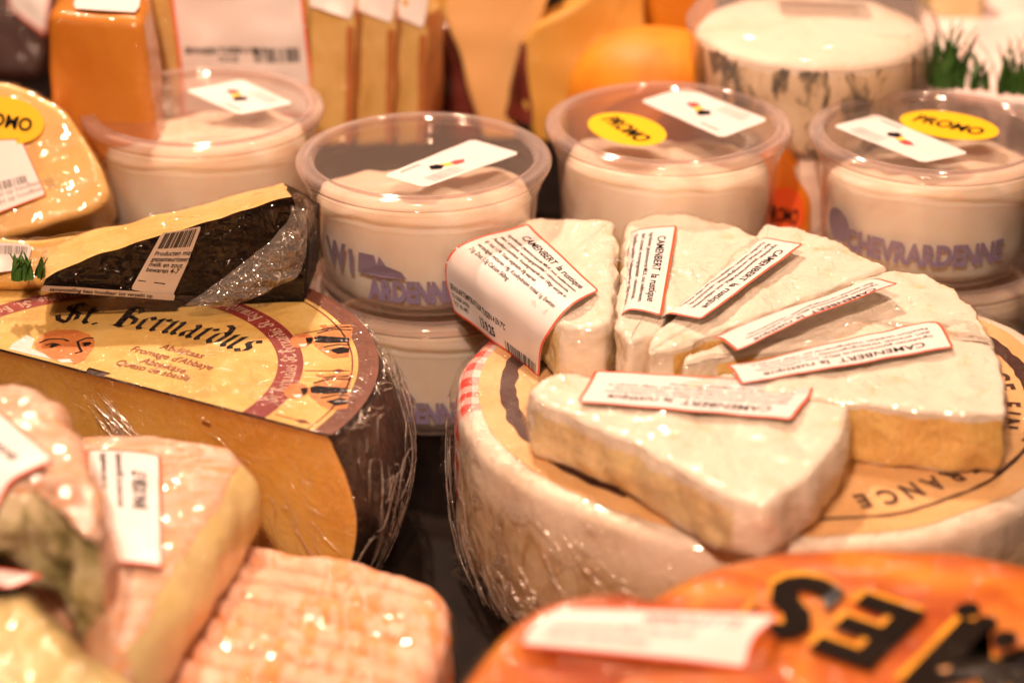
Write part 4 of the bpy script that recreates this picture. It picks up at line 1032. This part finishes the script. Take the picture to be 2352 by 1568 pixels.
for (du, dv, mt, lf) in ((0.22, -0.22, 'letter_yel', 0.0), (0, 0, 'letter_dark', 0.02)):
    p = Print()
    p.text('M', -0.6 + du, -0.9 + dv, 5.6, 0.88, 0.04); p.text('E', 3.9 + du, -0.55 + dv, 4.9, 0.86, 0.04); p.text('S', 6.5 + du, -0.45 + dv, 4.9, 0.92, 0.04)
    p.build('lettering', pl, M[mt], ow, lf)
p = Print()
for q_ in ((2222, 1400), (2262, 1432), (2308, 1466)):
    d_ = at(q_[0], q_[1], 7.75) - pl.O; p.ell(d_.dot(pl.U), d_.dot(pl.V), 0.34, 0.5)
p.build('printed_dots', pl, M['letter_dark'], ow, 0.01)
o1 = thing('orange_cheese_wedge', 'orange cheese wedge with wide white label, bottom centre in front of the lettering', 'cheese', at(1450, 1650, 0.02))
fr_1 = frame(at(1400, 1420, 8.3), (0, -0.45, 1))
pts1 = pxs(fr_1, [(1030, 1620), (1095, 1510), (1165, 1440), (1240, 1385), (1310, 1360), (1390, 1352), (1480, 1362), (1600, 1392), (1760, 1420), (1800, 1450), (1780, 1560), (1720, 1680), (1500, 1750), (1100, 1750)])
slab(o1, fr_1, pts1, 7.0, 0.6, 0.8, 0.35, 220, (), 0.3, 0.08, 0.5, 0, mats=[M['orange_wax']], seed=32)
slab(o1, fr_1, pts1, 7.0, 0.7, 0.8, 0.4, 240, (), 0.32, 0.08, 0.5, 0, mats=[M['film_soft']], names=('plastic_wrap', 'x'), grow=0.12, seed=32, wrink=0.06, wfreq=1.2, ntop=22)
def on1(px, py, k=0.0): return hit(px, py, fr_1[0], fr_1[3]) + fr_1[3] * k
A = [on1(1190, 1492, 0.2), on1(1215, 1450, 0.32), on1(1275, 1410, 0.3)]; B = [on1(1715, 1548, 0.2), on1(1735, 1480, 0.35), on1(1795, 1424, 0.3)]
f = Ruled(A, B, 0.1, 0.02); s = sheet('price_label', f, f.w, f.h, M['paper'], o1, 30, 20, 0.2, 0.02, M['red_edge'], 0.11)
p = Print(); p.text('MIMOLETTE', f.w * .45, f.h * .62, 0.6, 0.9, 0.02); p.text('gepasteuriseerde MELK, zout, zuursel', f.w * .1, f.h * .4, 0.34, 0.8, 0.01); p.text('stremsel, kleurstof annatto', f.w * .1, f.h * .2, 0.34, 0.8, 0.01); p.build('lettering', f, M['ink_grey'], s, 0.034)

# ================================================================== BACKGROUND ROW
def upright(name, label, cat, Y, pts, th, tilt=0.25, mats=('gouda',), et=0.3, sig=0.25, cuts=(), parts=('rind', 'cut_face'), yaw=0.0, group=None, amp=0.06, bulge=0.0, seed=1, z0=None, film_m=None):
    N_ = Vector((sin(yaw), -cos(yaw), tilt)); pc_ = hit(sum(p[0] for p in pts) / len(pts), sum(p[1] for p in pts) / len(pts), Vector((0, Y, 0)), Vector((0, 1, 0)))
    fr_ = frame(pc_, N_, (cos(yaw), sin(yaw), 0)); P_ = pxs(fr_, pts)
    t = thing(name, label, cat, (pc_.x, pc_.y + th / 2, max(0, z0 or 0)), group)
    slab(t, fr_, P_, th, et, et, sig, 160, cuts, bulge, amp, 0.6, 0, mats=[M[m] if isinstance(m, str) else m for m in mats], names=parts, seed=seed)
    if film_m: slab(t, fr_, P_, th, et + 0.05, et, sig + 0.05, 200, (), bulge, amp, 0.6, 0, mats=[M[film_m]], names=('plastic_wrap', 'x'), grow=0.08, wrink=0.08, wfreq=1.4, seed=seed, ntop=24)
    return t, fr_
def on(fr_, px, py, k=0.0): return hit(px, py, fr_[0], fr_[3]) + fr_[3] * k
M['orange_block'] = cheese('orange_brown_cheddar', [(0.3, (0.52, 0.17, 0.02)), (0.7, (0.66, 0.27, 0.04))], 25, 0.35, 150, 0.2, 0.2, film=0.5, film_scale=30)
M['gold'] = cheese('golden_paste', [(0.3, (0.66, 0.36, 0.06)), (0.7, (0.76, 0.48, 0.12))], 25, 0.4, 150, 0.2, 0.2, film=0.3)
M['peach'] = cheese('pale_orange_paste', [(0.3, (0.86, 0.50, 0.19)), (0.7, (0.90, 0.58, 0.26))], 20, 0.4, 150, 0.15, 0.2)
M['deep_orange'] = cheese('deep_orange_paste', [(0.3, (0.75, 0.20, 0.01)), (0.7, (0.86, 0.33, 0.02))], 20, 0.3, 150, 0.15, 0.2, film=0.4)
M['red_rind'] = cheese('dark_red_rind', [(0.3, (0.10, 0.02, 0.015)), (0.6, (0.22, 0.04, 0.03)), (0.75, (0.45, 0.10, 0.07))], 80, 0.35, 200, 0.6, 0, film=0.5, film_scale=60)
M['round_orange'] = cheese('matt_orange_wax', [(0.3, (0.72, 0.19, 0.01)), (0.7, (0.86, 0.36, 0.02))], 20, 0.55, 150, 0.15, 0.1)
M['brown_rind'] = cheese('red_brown_rind', [(0.3, (0.40, 0.12, 0.03)), (0.7, (0.56, 0.20, 0.06))], 60, 0.4, 200, 0.4, 0.1, film=0.3)
M['granular'] = cheese('granular_gold_paste', [(0.3, (0.62, 0.38, 0.10)), (0.7, (0.78, 0.55, 0.22))], 60, 0.35, 220, 0.6, 0.2, film=0.8, film_scale=60)
M['label_shade'] = M['paper']

# yellow wheel piece with promo sticker, left edge
b1, f1 = upright('yellow_cheese_piece', 'rounded yellow cheese piece at the left edge with yellow sticker and pink white label', 'cheese', 9.0,
                 [(-120, 170), (0, 187), (70, 200), (140, 245), (200, 320), (240, 400), (252, 452), (200, 490), (100, 520), (0, 545), (-120, 570)], 3.0, 0.9, ('gouda', 'orange_block'), 0.35, 0.3, film_m='film', seed=41)
pl = Plane(on(f1, 8, 282, 0.25), on(f1, 90, 296) - on(f1, 8, 282), f1[2]); oval(b1, pl, 1.75, 1.05, 'yellow_st')
A = [on(f1, -90, 530, 0.25), on(f1, -110, 330, 0.25)]; B = [on(f1, 110, 452, 0.25), on(f1, 52, 324, 0.25)]
f = Ruled(A, B, 0.03, 0); s = sheet('price_label', f, f.w, f.h, M['paper'], b1, 20, 14, 0.15, 0.0, M['red_edge'], 0.05)
p = Print(); p.barcode(f.w * .2, f.h * .28, f.w * .88, f.h * .40, 3)
for i in range(2): p.text('verpakt op houdbaar tot', f.w * .3, f.h * (.2 - .1 * i), 0.35, 0.8)
p.build('lettering', f, M['ink_grey'], s)
# orange block with label on top
fr2 = flat(15.0)
b2 = thing('orange_cheddar_block', 'orange brown cheese block at the back left with white label on top', 'cheese', at(220, 60, 4))
P2 = pxs(fr2, [(108, 35), (330, 45), (345, -30), (330, -90), (150, -95)])
slab(b2, fr2, P2, 15, 0.5, 0.6, 0.4, 160, (), 0.3, 0.08, 0.5, 0, mats=[M['orange_block']], seed=42)
A = [at(165, 20, 15.15), at(195, -60, 15.15)]; B = [at(318, 28, 15.15), at(330, -60, 15.15)]
f = Ruled(A, B, 0, 0.02); sheet('price_label', f, f.w, f.h, M['paper'], b2, 12, 8, 0.15)
# wedge pack with the large upright label
b3, f3 = upright('wrapped_cheese_pack', 'upright wrapped cheese with a large red edged white label and barcode', 'cheese', 20.5,
                 [(330, -80), (520, -95), (712, -85), (728, 100), (735, 330), (600, 360), (380, 345), (328, 250), (322, 120)], 4.5, 0.12, ('granular',), 0.5, 0.3, seed=43, film_m='film_soft')
A = [on(f3, 422, 262, 0.22), on(f3, 410, 120, 0.3), on(f3, 384, -80, 0.22)]; B = [on(f3, 722, 262, 0.22), on(f3, 712, 120, 0.3), on(f3, 688, -80, 0.22)]
f = Ruled(A, B, 0.12, 0.12, 5); s = sheet('price_label', f, f.w, f.h, M['paper'], b3, 26, 26, 0.1, 0.0, M['red_edge'], 0.13)
p = Print(); p.barcode(f.w * .58, f.h * .36, f.w * .93, f.h * .46, 9); p.text('BEWAREN TUSSEN 4 EN 7', f.w * .06, f.h * .42, 0.42, 0.75, 0.03); p.text('EMMENTAL', f.w * .08, f.h * .80, 1.0, 0.7, 0.03); p.text('13.9.25', f.w * .3, f.h * .36, 0.4, 0.8, 0.02)
p.build('lettering', f, M['ink'], s)
# leaning slices
G3 = 'thin granular cheese slices leaning in a row'
for i, (x0, x1, sh, lb) in enumerate(((708, 812, 0, 'left granular cheese slice of three, beside the large upright label'), (812, 905, 8, 'middle granular cheese slice of three leaning in the back row'), (900, 978, 20, 'right granular cheese slice of three, next to the dark gap'))):
    b, fb_ = upright('cheese_slice', lb, 'cheese', 20 + i * 0.6, [(x0, 8 + sh), (x0 + 30, -10), (x1 - 5, 20 + sh), (x1 + 3, 60 + sh), (x1 - 8, 330), (x0 - 5 + i * 6, 340), (x0 + 2, 200)], 3.2, 0.15, ('granular', 'brown_rind'), 0.25, 0.15, (2, 3), group=G3, yaw=-0.25, seed=50 + i)
    A = [on(fb_, x1 - 14, 60 + sh, 0.10), on(fb_, x1 - 18, 330, 0.10)]; B = [on(fb_, x1 + 3, 60 + sh, 0.08), on(fb_, x1 - 4, 330, 0.08)]
    f = Ruled(A, B); sheet('rind_edge', f, f.w, f.h, M['brown_rind'], b, 4, 24, 0.02)
    A = [on(fb_, x0 + 4, 12 + sh, 0.2), on(fb_, x0 + 8, -60, -0.4)]; B = [on(fb_, x1 - 2, 44 + sh, 0.2), on(fb_, x1 + 8, -60, -0.4)]
    f = Ruled(A, B, 0.06, 0.05, i); sheet('price_label', f, f.w, f.h, M['paper'], b, 12, 8, 0.1)
# pale orange wedge and red rind
b5, f5 = upright('pale_orange_wedge', 'smooth pale orange cheese wedge standing at the back centre', 'cheese', 25.5, [(1018, 30), (1045, -60), (1280, -80), (1240, 60), (1195, 120), (1185, 320), (1110, 320), (1085, 230), (1050, 110)], 5, 0.2, ('peach', 'red_rind'), 0.2, 0.15, (6, 7, 8), seed=61)
b5b, f5b = upright('orange_rind_slab', 'narrow amber cheese slab beside the granular slices, behind the dark gap', 'cheese', 29, [(975, -60), (1040, -70), (1030, 60), (1000, 120), (985, 330), (950, 330), (965, 120)], 3, 0.15, ('gold',), 0.2, 0.15, seed=62)
b5c, _ = upright('dark_rind_piece', 'dark red rind piece in shade between slices and pale wedge', 'cheese', 28, [(1000, 60), (1060, 60), (1110, 240), (1120, 330), (985, 330), (985, 150)], 3, 0.0, ('red_rind',), 0.2, 0.2, seed=63)
b6, f6 = upright('golden_wedge', 'golden cheese wedge with dark red rind on its left, standing at the back centre', 'cheese', 24.6, [(1198, 100), (1230, 60), (1310, 20), (1420, -60), (1478, -80), (1485, 100), (1480, 330), (1230, 330), (1200, 240)], 5, 0.2, ('gold', 'red_rind'), 0.25, 0.15, (7, 8), seed=64)
A = [on(f6, 1158, 270, -0.8), on(f6, 1178, 170, -0.5), on(f6, 1200, 98, -0.1)]; B = [on(f6, 1225, 285, 0.15), on(f6, 1215, 190, 0.15), on(f6, 1206, 98, 0.12)]
f = Ruled(A, B, 0.15, 0.1, 3); sheet('rind_edge', f, f.w, f.h, M['red_rind'], b6, 12, 24, 0.05, thick=0.3)
b7, f7 = upright('deep_orange_slab', 'bright orange cheese slab standing behind the golden wedge and the mimolette', 'cheese', 30, [(1478, -90), (1640, -90), (1650, 140), (1640, 300), (1490, 300), (1482, 100)], 5, 0.15, ('deep_orange',), 0.2, 0.2, seed=65)
# mimolette half dome
mm = thing('orange_round_cheese', 'glossy orange round cheese behind the tub with the yellow sticker', 'cheese', at(1510, 250, 0))
c0 = Vector((6.4, 19.2, 0))
def nfm(q): return q + q.normalized() * 0.06 * noise.noise(q * 0.5)
lathe('body', [(0.01, 3.6), (1, 3.55), (2, 3.3), (2.8, 2.9), (3.4, 2.2), (3.8, 1.2), (3.95, 0), (3.8, -1.5), (3.2, -2.8), (2.4, -3.5), (0.01, -3.8)], M['round_orange'], mm, (c0.x, c0.y + 1.5, 8.0), nf=nfm)
lathe('foot', [(0.01, 4.6), (2.6, 4.5), (3.0, 0.0), (0.01, 0.0)], M['round_orange'], mm, (c0.x, c0.y + 1.5, 0.02))
# orange cheese with sticker between the two right tubs
bo, fo_ = upright('orange_cheese_piece', 'orange cheese with a round orange red sticker, between the two right tubs', 'cheese', 13.2, [(1740, 350), (1800, 330), (1840, 380), (1862, 450), (1868, 620), (1740, 640), (1720, 500)], 3, 0.2, ('deep_orange',), 0.4, 0.3, seed=66)
pl = Plane(on(fo_, 1796, 492, 0.2), on(fo_, 1850, 500) - on(fo_, 1796, 492), fo_[2]); oval(bo, pl, 0.95, 1.25, 'orange_st')
cr, fcr = upright('crumpled_wrapper', 'crumpled clear wrapper of a parcel between the two right tubs', 'wrapper', 13.8, [(1835, 370), (1900, 390), (1910, 640), (1875, 640), (1858, 480)], 2, 0.2, ('film_milky',), 0.3, 0.3, parts=('film', 'x'), seed=67, amp=0.3)

# blue cheese in an oval clear box
bc = thing('blue_cheese_box', 'round blue veined white cheese in a clear box at the back right', 'cheese box', at(1865, 120, 0))
cb = at(1865, 62, 12.4)
def bluecheese():
    t = NT('blue_veined_white_cheese'); tc = t.n('ShaderNodeTexCoord'); sp = t.n('ShaderNodeSeparateXYZ'); t.l(tc.outputs['Object'], sp.inputs[0]); v = t.coord('Object', (1, 1, 0.45))
    n_ = t.noise(v, 75, 4, 0.6, 0.6)
    c = t.ramp(n_, [(0.41, (0.04, 0.05, 0.04)), (0.46, (0.30, 0.24, 0.14)), (0.52, (0.78, 0.64, 0.44)), (0.7, (0.88, 0.78, 0.60))])
    c2 = t.ramp(t.noise(v, 40, 4, 0.6), [(0.3, (0.78, 0.64, 0.50)), (0.5, (0.86, 0.78, 0.68))])
    top = t.math('GREATER_THAN', t.math('ADD', sp.outputs[2], t.math('MULTIPLY', t.math('SUBTRACT', n_, 0.5), 0.02)), 0.119)
    t.pbr(t.mix(top, c, c2), 0.5, t.bump(n_, 0.5, 0.003), 0.4, 0.1); return t.m
M['blue_cheese'] = bluecheese()
lathe('cheese', [(0.01, 12.4), (2, 12.4), (4, 12.4), (4.9, 12.3), (5.15, 12.0), (5.2, 11.0), (5.2, 9.8), (5.1, 8.6), (4.9, 8.2), (0.01, 8.2)], M['blue_cheese'], bc, (cb.x, cb.y, 0), nf=lambda q: q + Vector((0, 0, 0.12 * noise.noise(q * 0.8))))
lathe('clear_box', [(0.01, 13.3), (4.9, 13.3), (5.3, 13.1), (5.45, 12.8), (5.6, 12.7), (5.6, 12.5), (5.4, 12.4), (5.35, 8.6), (5.1, 8.0), (0.01, 8.0)], M['tub'], bc, (cb.x, cb.y, 0))
lathe('stand', [(0.01, 7.95), (5.6, 7.9), (5.7, 7.4), (5.5, 0.0), (0.01, 0.0)], simple('pale_card', (0.80, 0.62, 0.52), 0.5), bc, (cb.x, cb.y, 0))
A = [cb + Vector((-1.5, 2, 0.98)), cb + Vector((-1.5, 4.2, 0.98))]; B = [cb + Vector((2.5, 1.6, 0.98)), cb + Vector((2.5, 3.8, 0.98))]
f = Ruled(A, B); sheet('box_label', f, f.w, f.h, M['paper'], bc, 8, 6, 0.1)
p = Print(); p.rect(0.2, 0.3, 2.0, 0.6); p.build('green_stripe', f, simple('green_print', (0.05, 0.16, 0.09), 0.5), bc, 0.02)
# papers and pale wedge at top right
pb = thing('wrapped_white_parcel', 'white paper parcel with faint pink stripes at the top right', 'parcel', at(2290, 120, 6))
M['pink_paper'] = cheese('white_pink_striped_paper', [(0.40, (0.86, 0.74, 0.70)), (0.55, (0.84, 0.60, 0.57)), (0.62, (0.86, 0.76, 0.72))], 14, 0.5, 200, 0.1, 0, stretch=(1, 5, 1), rot=(0, 0, 0.3), detail=1)
frp = frame(at(2290, 100, 8), (0.0, -0.12, 1))
slab(pb, frp, pxs(frp, [(2115, 60), (2180, -90), (2520, -100), (2520, 240), (2352, 235), (2230, 225), (2120, 180)]), 7.5, 0.4, 0.4, 0.3, 160, (), 0, 0.15, 0.4, 0.02, 1.5, mats=[M['pink_paper']], names=('paper', 'x'), seed=71)
pw, _ = upright('pale_yellow_wedge', 'small pale yellow cheese wedge lying on the white parcel, top right', 'cheese', 33, [(2128, -60), (2270, -60), (2250, 85), (2205, 70), (2135, 30)], 3, 0.7, (cheese('pale_straw_paste', [(0.3, (0.66, 0.48, 0.24)), (0.7, (0.74, 0.58, 0.34))], 30),), 0.3, 0.2, seed=72)
# far items at the top left
tl_, ftl = upright('small_label_pack', 'dark small cheese pack with pink white label in the far top left corner', 'cheese', 34, [(-60, -60), (110, -70), (112, 90), (90, 190), (-60, 180)], 4, 0.4, (cheese('dark_pack', [(0.3, (0.035, 0.012, 0.01)), (0.7, (0.09, 0.03, 0.02))], 30, film=1.0, film_scale=30, film_str=1.0),), 0.6, 0.4, seed=73)
A = [on(ftl, 25, 20, 0.4), on(ftl, 15, -60, 0.3)]; B = [on(ftl, 108, 85, 0.4), on(ftl, 125, -30, 0.3)]
f = Ruled(A, B, 0.1, 0.05); sheet('price_label', f, f.w, f.h, M['paper'], tl_, 10, 8, 0.2, 0, M['red_edge'], 0.12)
# crumpled label parcel at the left, behind the grass
lp, flp = upright('small_wrapped_cheese', 'amber piece with creased barcode label, left edge behind the green garnish', 'cheese', 3.2, [(-80, 540), (40, 550), (120, 545), (220, 530), (225, 600), (100, 660), (-80, 660)], 2.2, 0.7, ('gold',), 0.3, 0.25, seed=74, film_m='film')
A = [on(flp, -60, 640, 0.2), on(flp, -80, 555, 0.25)]; B = [on(flp, 62, 618, 0.25), on(flp, 78, 566, 0.2)]
f = Ruled(A, B, 0.12, 0.1, 4); s = sheet('price_label', f, f.w, f.h, M['paper'], lp, 14, 10, 0.15); p = Print(); p.barcode(f.w * .45, f.h * .6, f.w * .95, f.h * .9, 12); p.build('lettering', f, M['ink_grey'], s)

# plastic greenery
def garnish(label, base, n, hgt, spread, seed):
    rnd = random.Random(seed); t = thing('plastic_grass', label, 'garnish', base, 'green plastic grass dividers'); b = Vector(base); vs = []; fs = []
    for i in range(n):
        o = b + Vector((rnd.uniform(-spread, spread), rnd.uniform(-spread * .4, spread * .4), 0)); a = rnd.uniform(0, 2 * pi); h = hgt * rnd.uniform(0.45, 1.0); lean = rnd.uniform(0.05, 0.5); w = 0.16
        d = Vector((cos(a), sin(a), 0)); sd = Vector((-d.y, d.x, 0)); k0 = len(vs)
        for s_ in range(6):
            q_ = s_ / 5; c_ = o + d * lean * h * q_ ** 2 + Vector((0, 0, h * q_)); ww = w * (1 - q_ ** 2 * 0.9)
            vs += [c_ - sd * ww, c_ + d * -0.05, c_ + sd * ww]
        for s_ in range(5):
            k = k0 + s_ * 3; fs += [(k, k + 1, k + 4, k + 3), (k + 1, k + 2, k + 5, k + 4)]
    mesh('blades', vs, fs, M['green'], t)
M['green'] = cheese('green_plastic', [(0.3, (0.03, 0.11, 0.02)), (0.7, (0.10, 0.22, 0.05))], 200, 0.3, 200, 0.1, 0)
def gb(px, py, Y): return tuple(av(px, py, Y))
garnish('tall green plastic grass tuft behind the right tub', gb(2168, 200, 19), 26, 3.4, 0.8, 1)
garnish('short green plastic grass tuft just right of the tall tuft', gb(2225, 205, 19), 22, 2.0, 0.8, 2)
garnish('green plastic grass at the right edge behind the tub', gb(2335, 215, 19), 30, 2.8, 0.9, 3)
garnish('green sprig at the tip of the black rind wedge', gb(68, 640, 0.6), 34, 1.0, 0.55, 4)

# loose crumpled film skirts
def skirt(parent, A, B, amp, seed, nx=60, ny=90, mat='film_crumpled'):
    f = Ruled(A, B, 0, 0); vs = []; fs = []
    for j in range(ny + 1):
        for i in range(nx + 1):
            u, v = f.w * i / nx, f.h * j / ny; q3 = Vector((u * 1.3, v * 1.0, seed * 5.0)); q4 = q3 * 2.7
            vs.append(f(u, v, amp * (1.6 * (0.3 - abs(noise.noise(q3))) + 0.7 * (0.3 - abs(noise.noise(q4))))))
    for j in range(ny):
        for i in range(nx): a = j * (nx + 1) + i; fs.append((a, a + 1, a + nx + 2, a + nx + 1))
    return mesh('plastic_wrap', vs, fs, M[mat], parent)
def pol(r, a, z): return Vector((WC[0] + r * cos(radians(a)), WC[1] + r * sin(radians(a)), z))
skirt(wh, [pol(11.7, 178, 0.3), pol(12.1, 178, 2.5), pol(11.9, 178, 5.0)], [pol(12.3, 222, 0.2), pol(12.2, 220, 2.0), pol(11.9, 215, 4.6)], 0.35, 1)
skirt(wh, [pol(11.9, 196, 0.1), pol(12.4, 200, 1.2), pol(12.0, 205, 2.8)], [pol(13.0, 236, 0.1), pol(12.6, 234, 1.0), pol(12.0, 230, 2.2)], 0.45, 2)
def bpol(r, a, z): return fr[0] + fr[1] * (r * cos(radians(a))) + fr[2] * (r * sin(radians(a))) + Vector((0, 0, z - BZ))
skirt(sb, [bpol(11.2, 2, 0.2), bpol(11.7, 2, 3.0), bpol(10.6, 2, 6.3)], [bpol(11.2, 60, 0.2), bpol(11.8, 60, 3.0), bpol(10.8, 60, 6.5)], 0.4, 3, 90, 60)

# sharp film folds: thin raised creases lying on the wraps
M['fold'] = film('folded_cling_film', 200, 0.3, 0.13, 4.5, rough=0.16, dist=0.0003)
def folds(parent, surf, seeds, seed, w=0.05, h=0.06, mat='fold'):
    """surf(a, b) -> point, normal; seeds: (a0, b0, a1, b1, bend)"""
    vs = []; fs = []
    for q, (a0, b0, a1, b1, bend) in enumerate(seeds):
        n = 14; base = len(vs); pts = []
        for i in range(n + 1):
            t_ = i / n; a = a0 + (a1 - a0) * t_ - (b1 - b0) * bend * 4 * t_ * (1 - t_); b = b0 + (b1 - b0) * t_ + (a1 - a0) * bend * 4 * t_ * (1 - t_)
            jt = noise.noise(Vector((a * 1.5, b * 1.5, q * 3.3 + seed))) * 0.12
            pts.append(surf(a + jt, b + jt))
        for i, (p_, n_) in enumerate(pts):
            d_ = (pts[min(n, i + 1)][0] - pts[max(0, i - 1)][0]); sd = d_.cross(n_)
            if sd.length < 1e-6: sd = Vector((1, 0, 0))
            sd.normalize(); k_ = sin(pi * (i + 0.3) / (n + 0.6)) * (0.55 + 0.45 * abs(noise.noise(Vector((i * 0.9, q * 1.7, seed)))) * 2)
            vs += [p_ - sd * w * k_, p_ - sd * w * 0.4 * k_ + n_ * h * 0.8 * k_, p_ + sd * w * 0.4 * k_ + n_ * h * 0.8 * k_, p_ + sd * w * k_]
        for i in range(n):
            b_ = base + i * 4
            for c_ in range(3): fs.append((b_ + c_, b_ + c_ + 1, b_ + 5 + c_, b_ + 4 + c_))
    o = mesh('film_creases', vs, fs, M[mat], parent); o['kind'] = 'stuff'; return o
rnd = random.Random(5)
cn = -fr[2]
def s_cut(a, b): return fr[0] + fr[1] * a + fr[2] * off + Vector((0, 0, b - BZ)) + cn * 0.20, cn
sd_ = []
for i in range(26):      # bundle running down from the label edge
    a = rnd.uniform(-0.5, 0.8); sd_.append((a, 6.3 - rnd.uniform(0, 0.8), a + 1.6 + rnd.uniform(-0.6, 1.6), 6.0 - rnd.uniform(2.0, 4.6), rnd.uniform(-0.1, 0.1)))
for i in range(46):
    a, b = rnd.uniform(-4, 9.6), rnd.uniform(0.8, 6.0); L = rnd.uniform(0.4, 1.8); an = rnd.gauss(-0.7, 0.5); sd_.append((a, b, a + L * cos(an), b + L * sin(an), rnd.uniform(-0.25, 0.25)))
for i in range(20):
    a, b = rnd.uniform(6.5, 9.8), rnd.uniform(0.4, 3.0); sd_.append((a, b + 1.6, a + rnd.uniform(0.2, 1.0), b, rnd.uniform(-0.15, 0.15)))
folds(sb, s_cut, sd_, 1, 0.035, 0.045)
def s_rind(a, b):
    q = 1 - b / BZ; r_ = 10.3 + bbulge(q) + 0.34; A_ = radians(a)
    return bpol(r_, a, b), (fr[1] * cos(A_) + fr[2] * sin(A_))
sd_ = []
for i in range(110):
    a = rnd.uniform(2, 62); b = rnd.uniform(2.0, 6.4); sd_.append((a, b, a + rnd.gauss(0, 7), max(0.3, b - rnd.uniform(0.3, 2.8)), rnd.uniform(-0.12, 0.12)))
folds(sb, s_rind, sd_, 2, 0.06, 0.09)
def s_btop(a, b): return fB(a, b, 0.14), Vector((0, 0, 1))
sd_ = []
for i in range(60):
    c0_ = rnd.choice(((6.2, 1.8), (3.6, 1.4), (4.6, 3.4), (8.2, 2.6), (1.2, 1.0), (6.8, 0.6))); a, b = c0_[0] + rnd.gauss(0, 0.8), max(off + 0.4, c0_[1] + rnd.gauss(0, 0.5)); L = rnd.uniform(0.3, 1.1); an = rnd.gauss(0.1, 0.5)
    sd_.append((a, b, a + L * cos(an), b + L * sin(an), rnd.uniform(-0.2, 0.2)))
folds(sb, s_btop, sd_, 3, 0.03, 0.025)
# along the rim edge of the abbey cheese
def s_rim(a, b): A_ = radians(a); n_ = (fr[1] * cos(A_) + fr[2] * sin(A_)); return fr[0] + n_ * (10.35 + b) + Vector((0, 0, -0.1 - b * 0.7)), (n_ + Vector((0, 0, 1))).normalized()
folds(sb, s_rim, [(rnd.uniform(3, 60), rnd.uniform(-0.1, 0.3), 0, 0, 0) for i in range(0)] + [(a, rnd.uniform(-0.1, 0.2), a + rnd.uniform(2, 6), rnd.uniform(-0.1, 0.4), rnd.uniform(-0.02, 0.02)) for a in [rnd.uniform(2, 58) for _ in range(40)]], 4, 0.045, 0.05)
# big wheel side, front and left
def s_wheel(a, b):
    q = 1 - b / WZ; r_ = WR + wbulge(q) + 0.32; return pol(r_, a, b), Vector((cos(radians(a)), sin(radians(a)), 0))
sd_ = []
for i in range(120):
    a = rnd.uniform(172, 285); b = rnd.uniform(1.5, 5.6); sd_.append((a, b, a + rnd.gauss(3, 5), max(0.3, min(5.6, b + rnd.uniform(-2.4, 0.6))), rnd.uniform(-0.08, 0.08)))
for i in range(60):
    a = rnd.uniform(190, 222); b = rnd.uniform(0.4, 3.0); sd_.append((a, b, a + rnd.gauss(4, 3), max(0.2, b - rnd.uniform(0.5, 2)), rnd.uniform(-0.1, 0.1)))
folds(wh, s_wheel, sd_, 5, 0.05, 0.07)
def s_wrim(a, b): A_ = radians(a); n_ = Vector((cos(A_), sin(A_), 0)); return pol(WR - 0.35 + b, a, WZ + 0.10 - max(0, b) * 0.6), (n_ * 0.5 + Vector((0, 0, 1))).normalized()
folds(wh, s_wrim, [(a, rnd.uniform(-0.6, 0.3), a + rnd.uniform(-6, 6), rnd.uniform(-0.6, 0.4), rnd.uniform(-0.03, 0.03)) for a in [rnd.uniform(150, 345) for _ in range(90)]], 6, 0.035, 0.035)
# camembert wedges: short creases near tips and edges
def wedge_folds(t, z, spots, seed, n=26, spread=22):
    r2 = random.Random(seed); sdl = []
    for i in range(n):
        cx_, cy_ = r2.choice(spots); a = cx_ + r2.gauss(0, spread * 1.6); b = cy_ + r2.gauss(0, spread * 0.5); L = r2.uniform(10, 42); an = r2.gauss(0.5, 0.6)
        sdl.append((a / 60, b / 60, (a + L * cos(an)) / 60, (b + L * 0.5 * sin(an)) / 60, r2.uniform(-0.25, 0.25)))
    folds(t, lambda a, b: (at(a * 60, b * 60, z + 0.13), Vector((0, 0, 1))), sdl, seed, 0.028, 0.028)
wedge_folds(w1, 8.5, [(1385, 600), (1370, 700), (1350, 560)], 11, 18, 14)
wedge_folds(w2, 8.5, [(1640, 560), (1590, 620)], 12, 14, 14)
wedge_folds(w3, 8.5, [(1800, 640), (1890, 590), (1760, 680)], 13, 24, 18)
wedge_folds(w4, 8.45, [(1990, 710), (2080, 690), (1860, 770), (2180, 730)], 14, 24, 18)
wedge_folds(w5, 8.45, [(1950, 880), (2120, 860), (2220, 820), (2230, 910), (1800, 880)], 15, 34, 18)
wedge_folds(w6, 8.3, [(1500, 960), (1700, 1050), (1780, 1080), (1620, 1000), (1820, 1010)], 16, 40, 24)
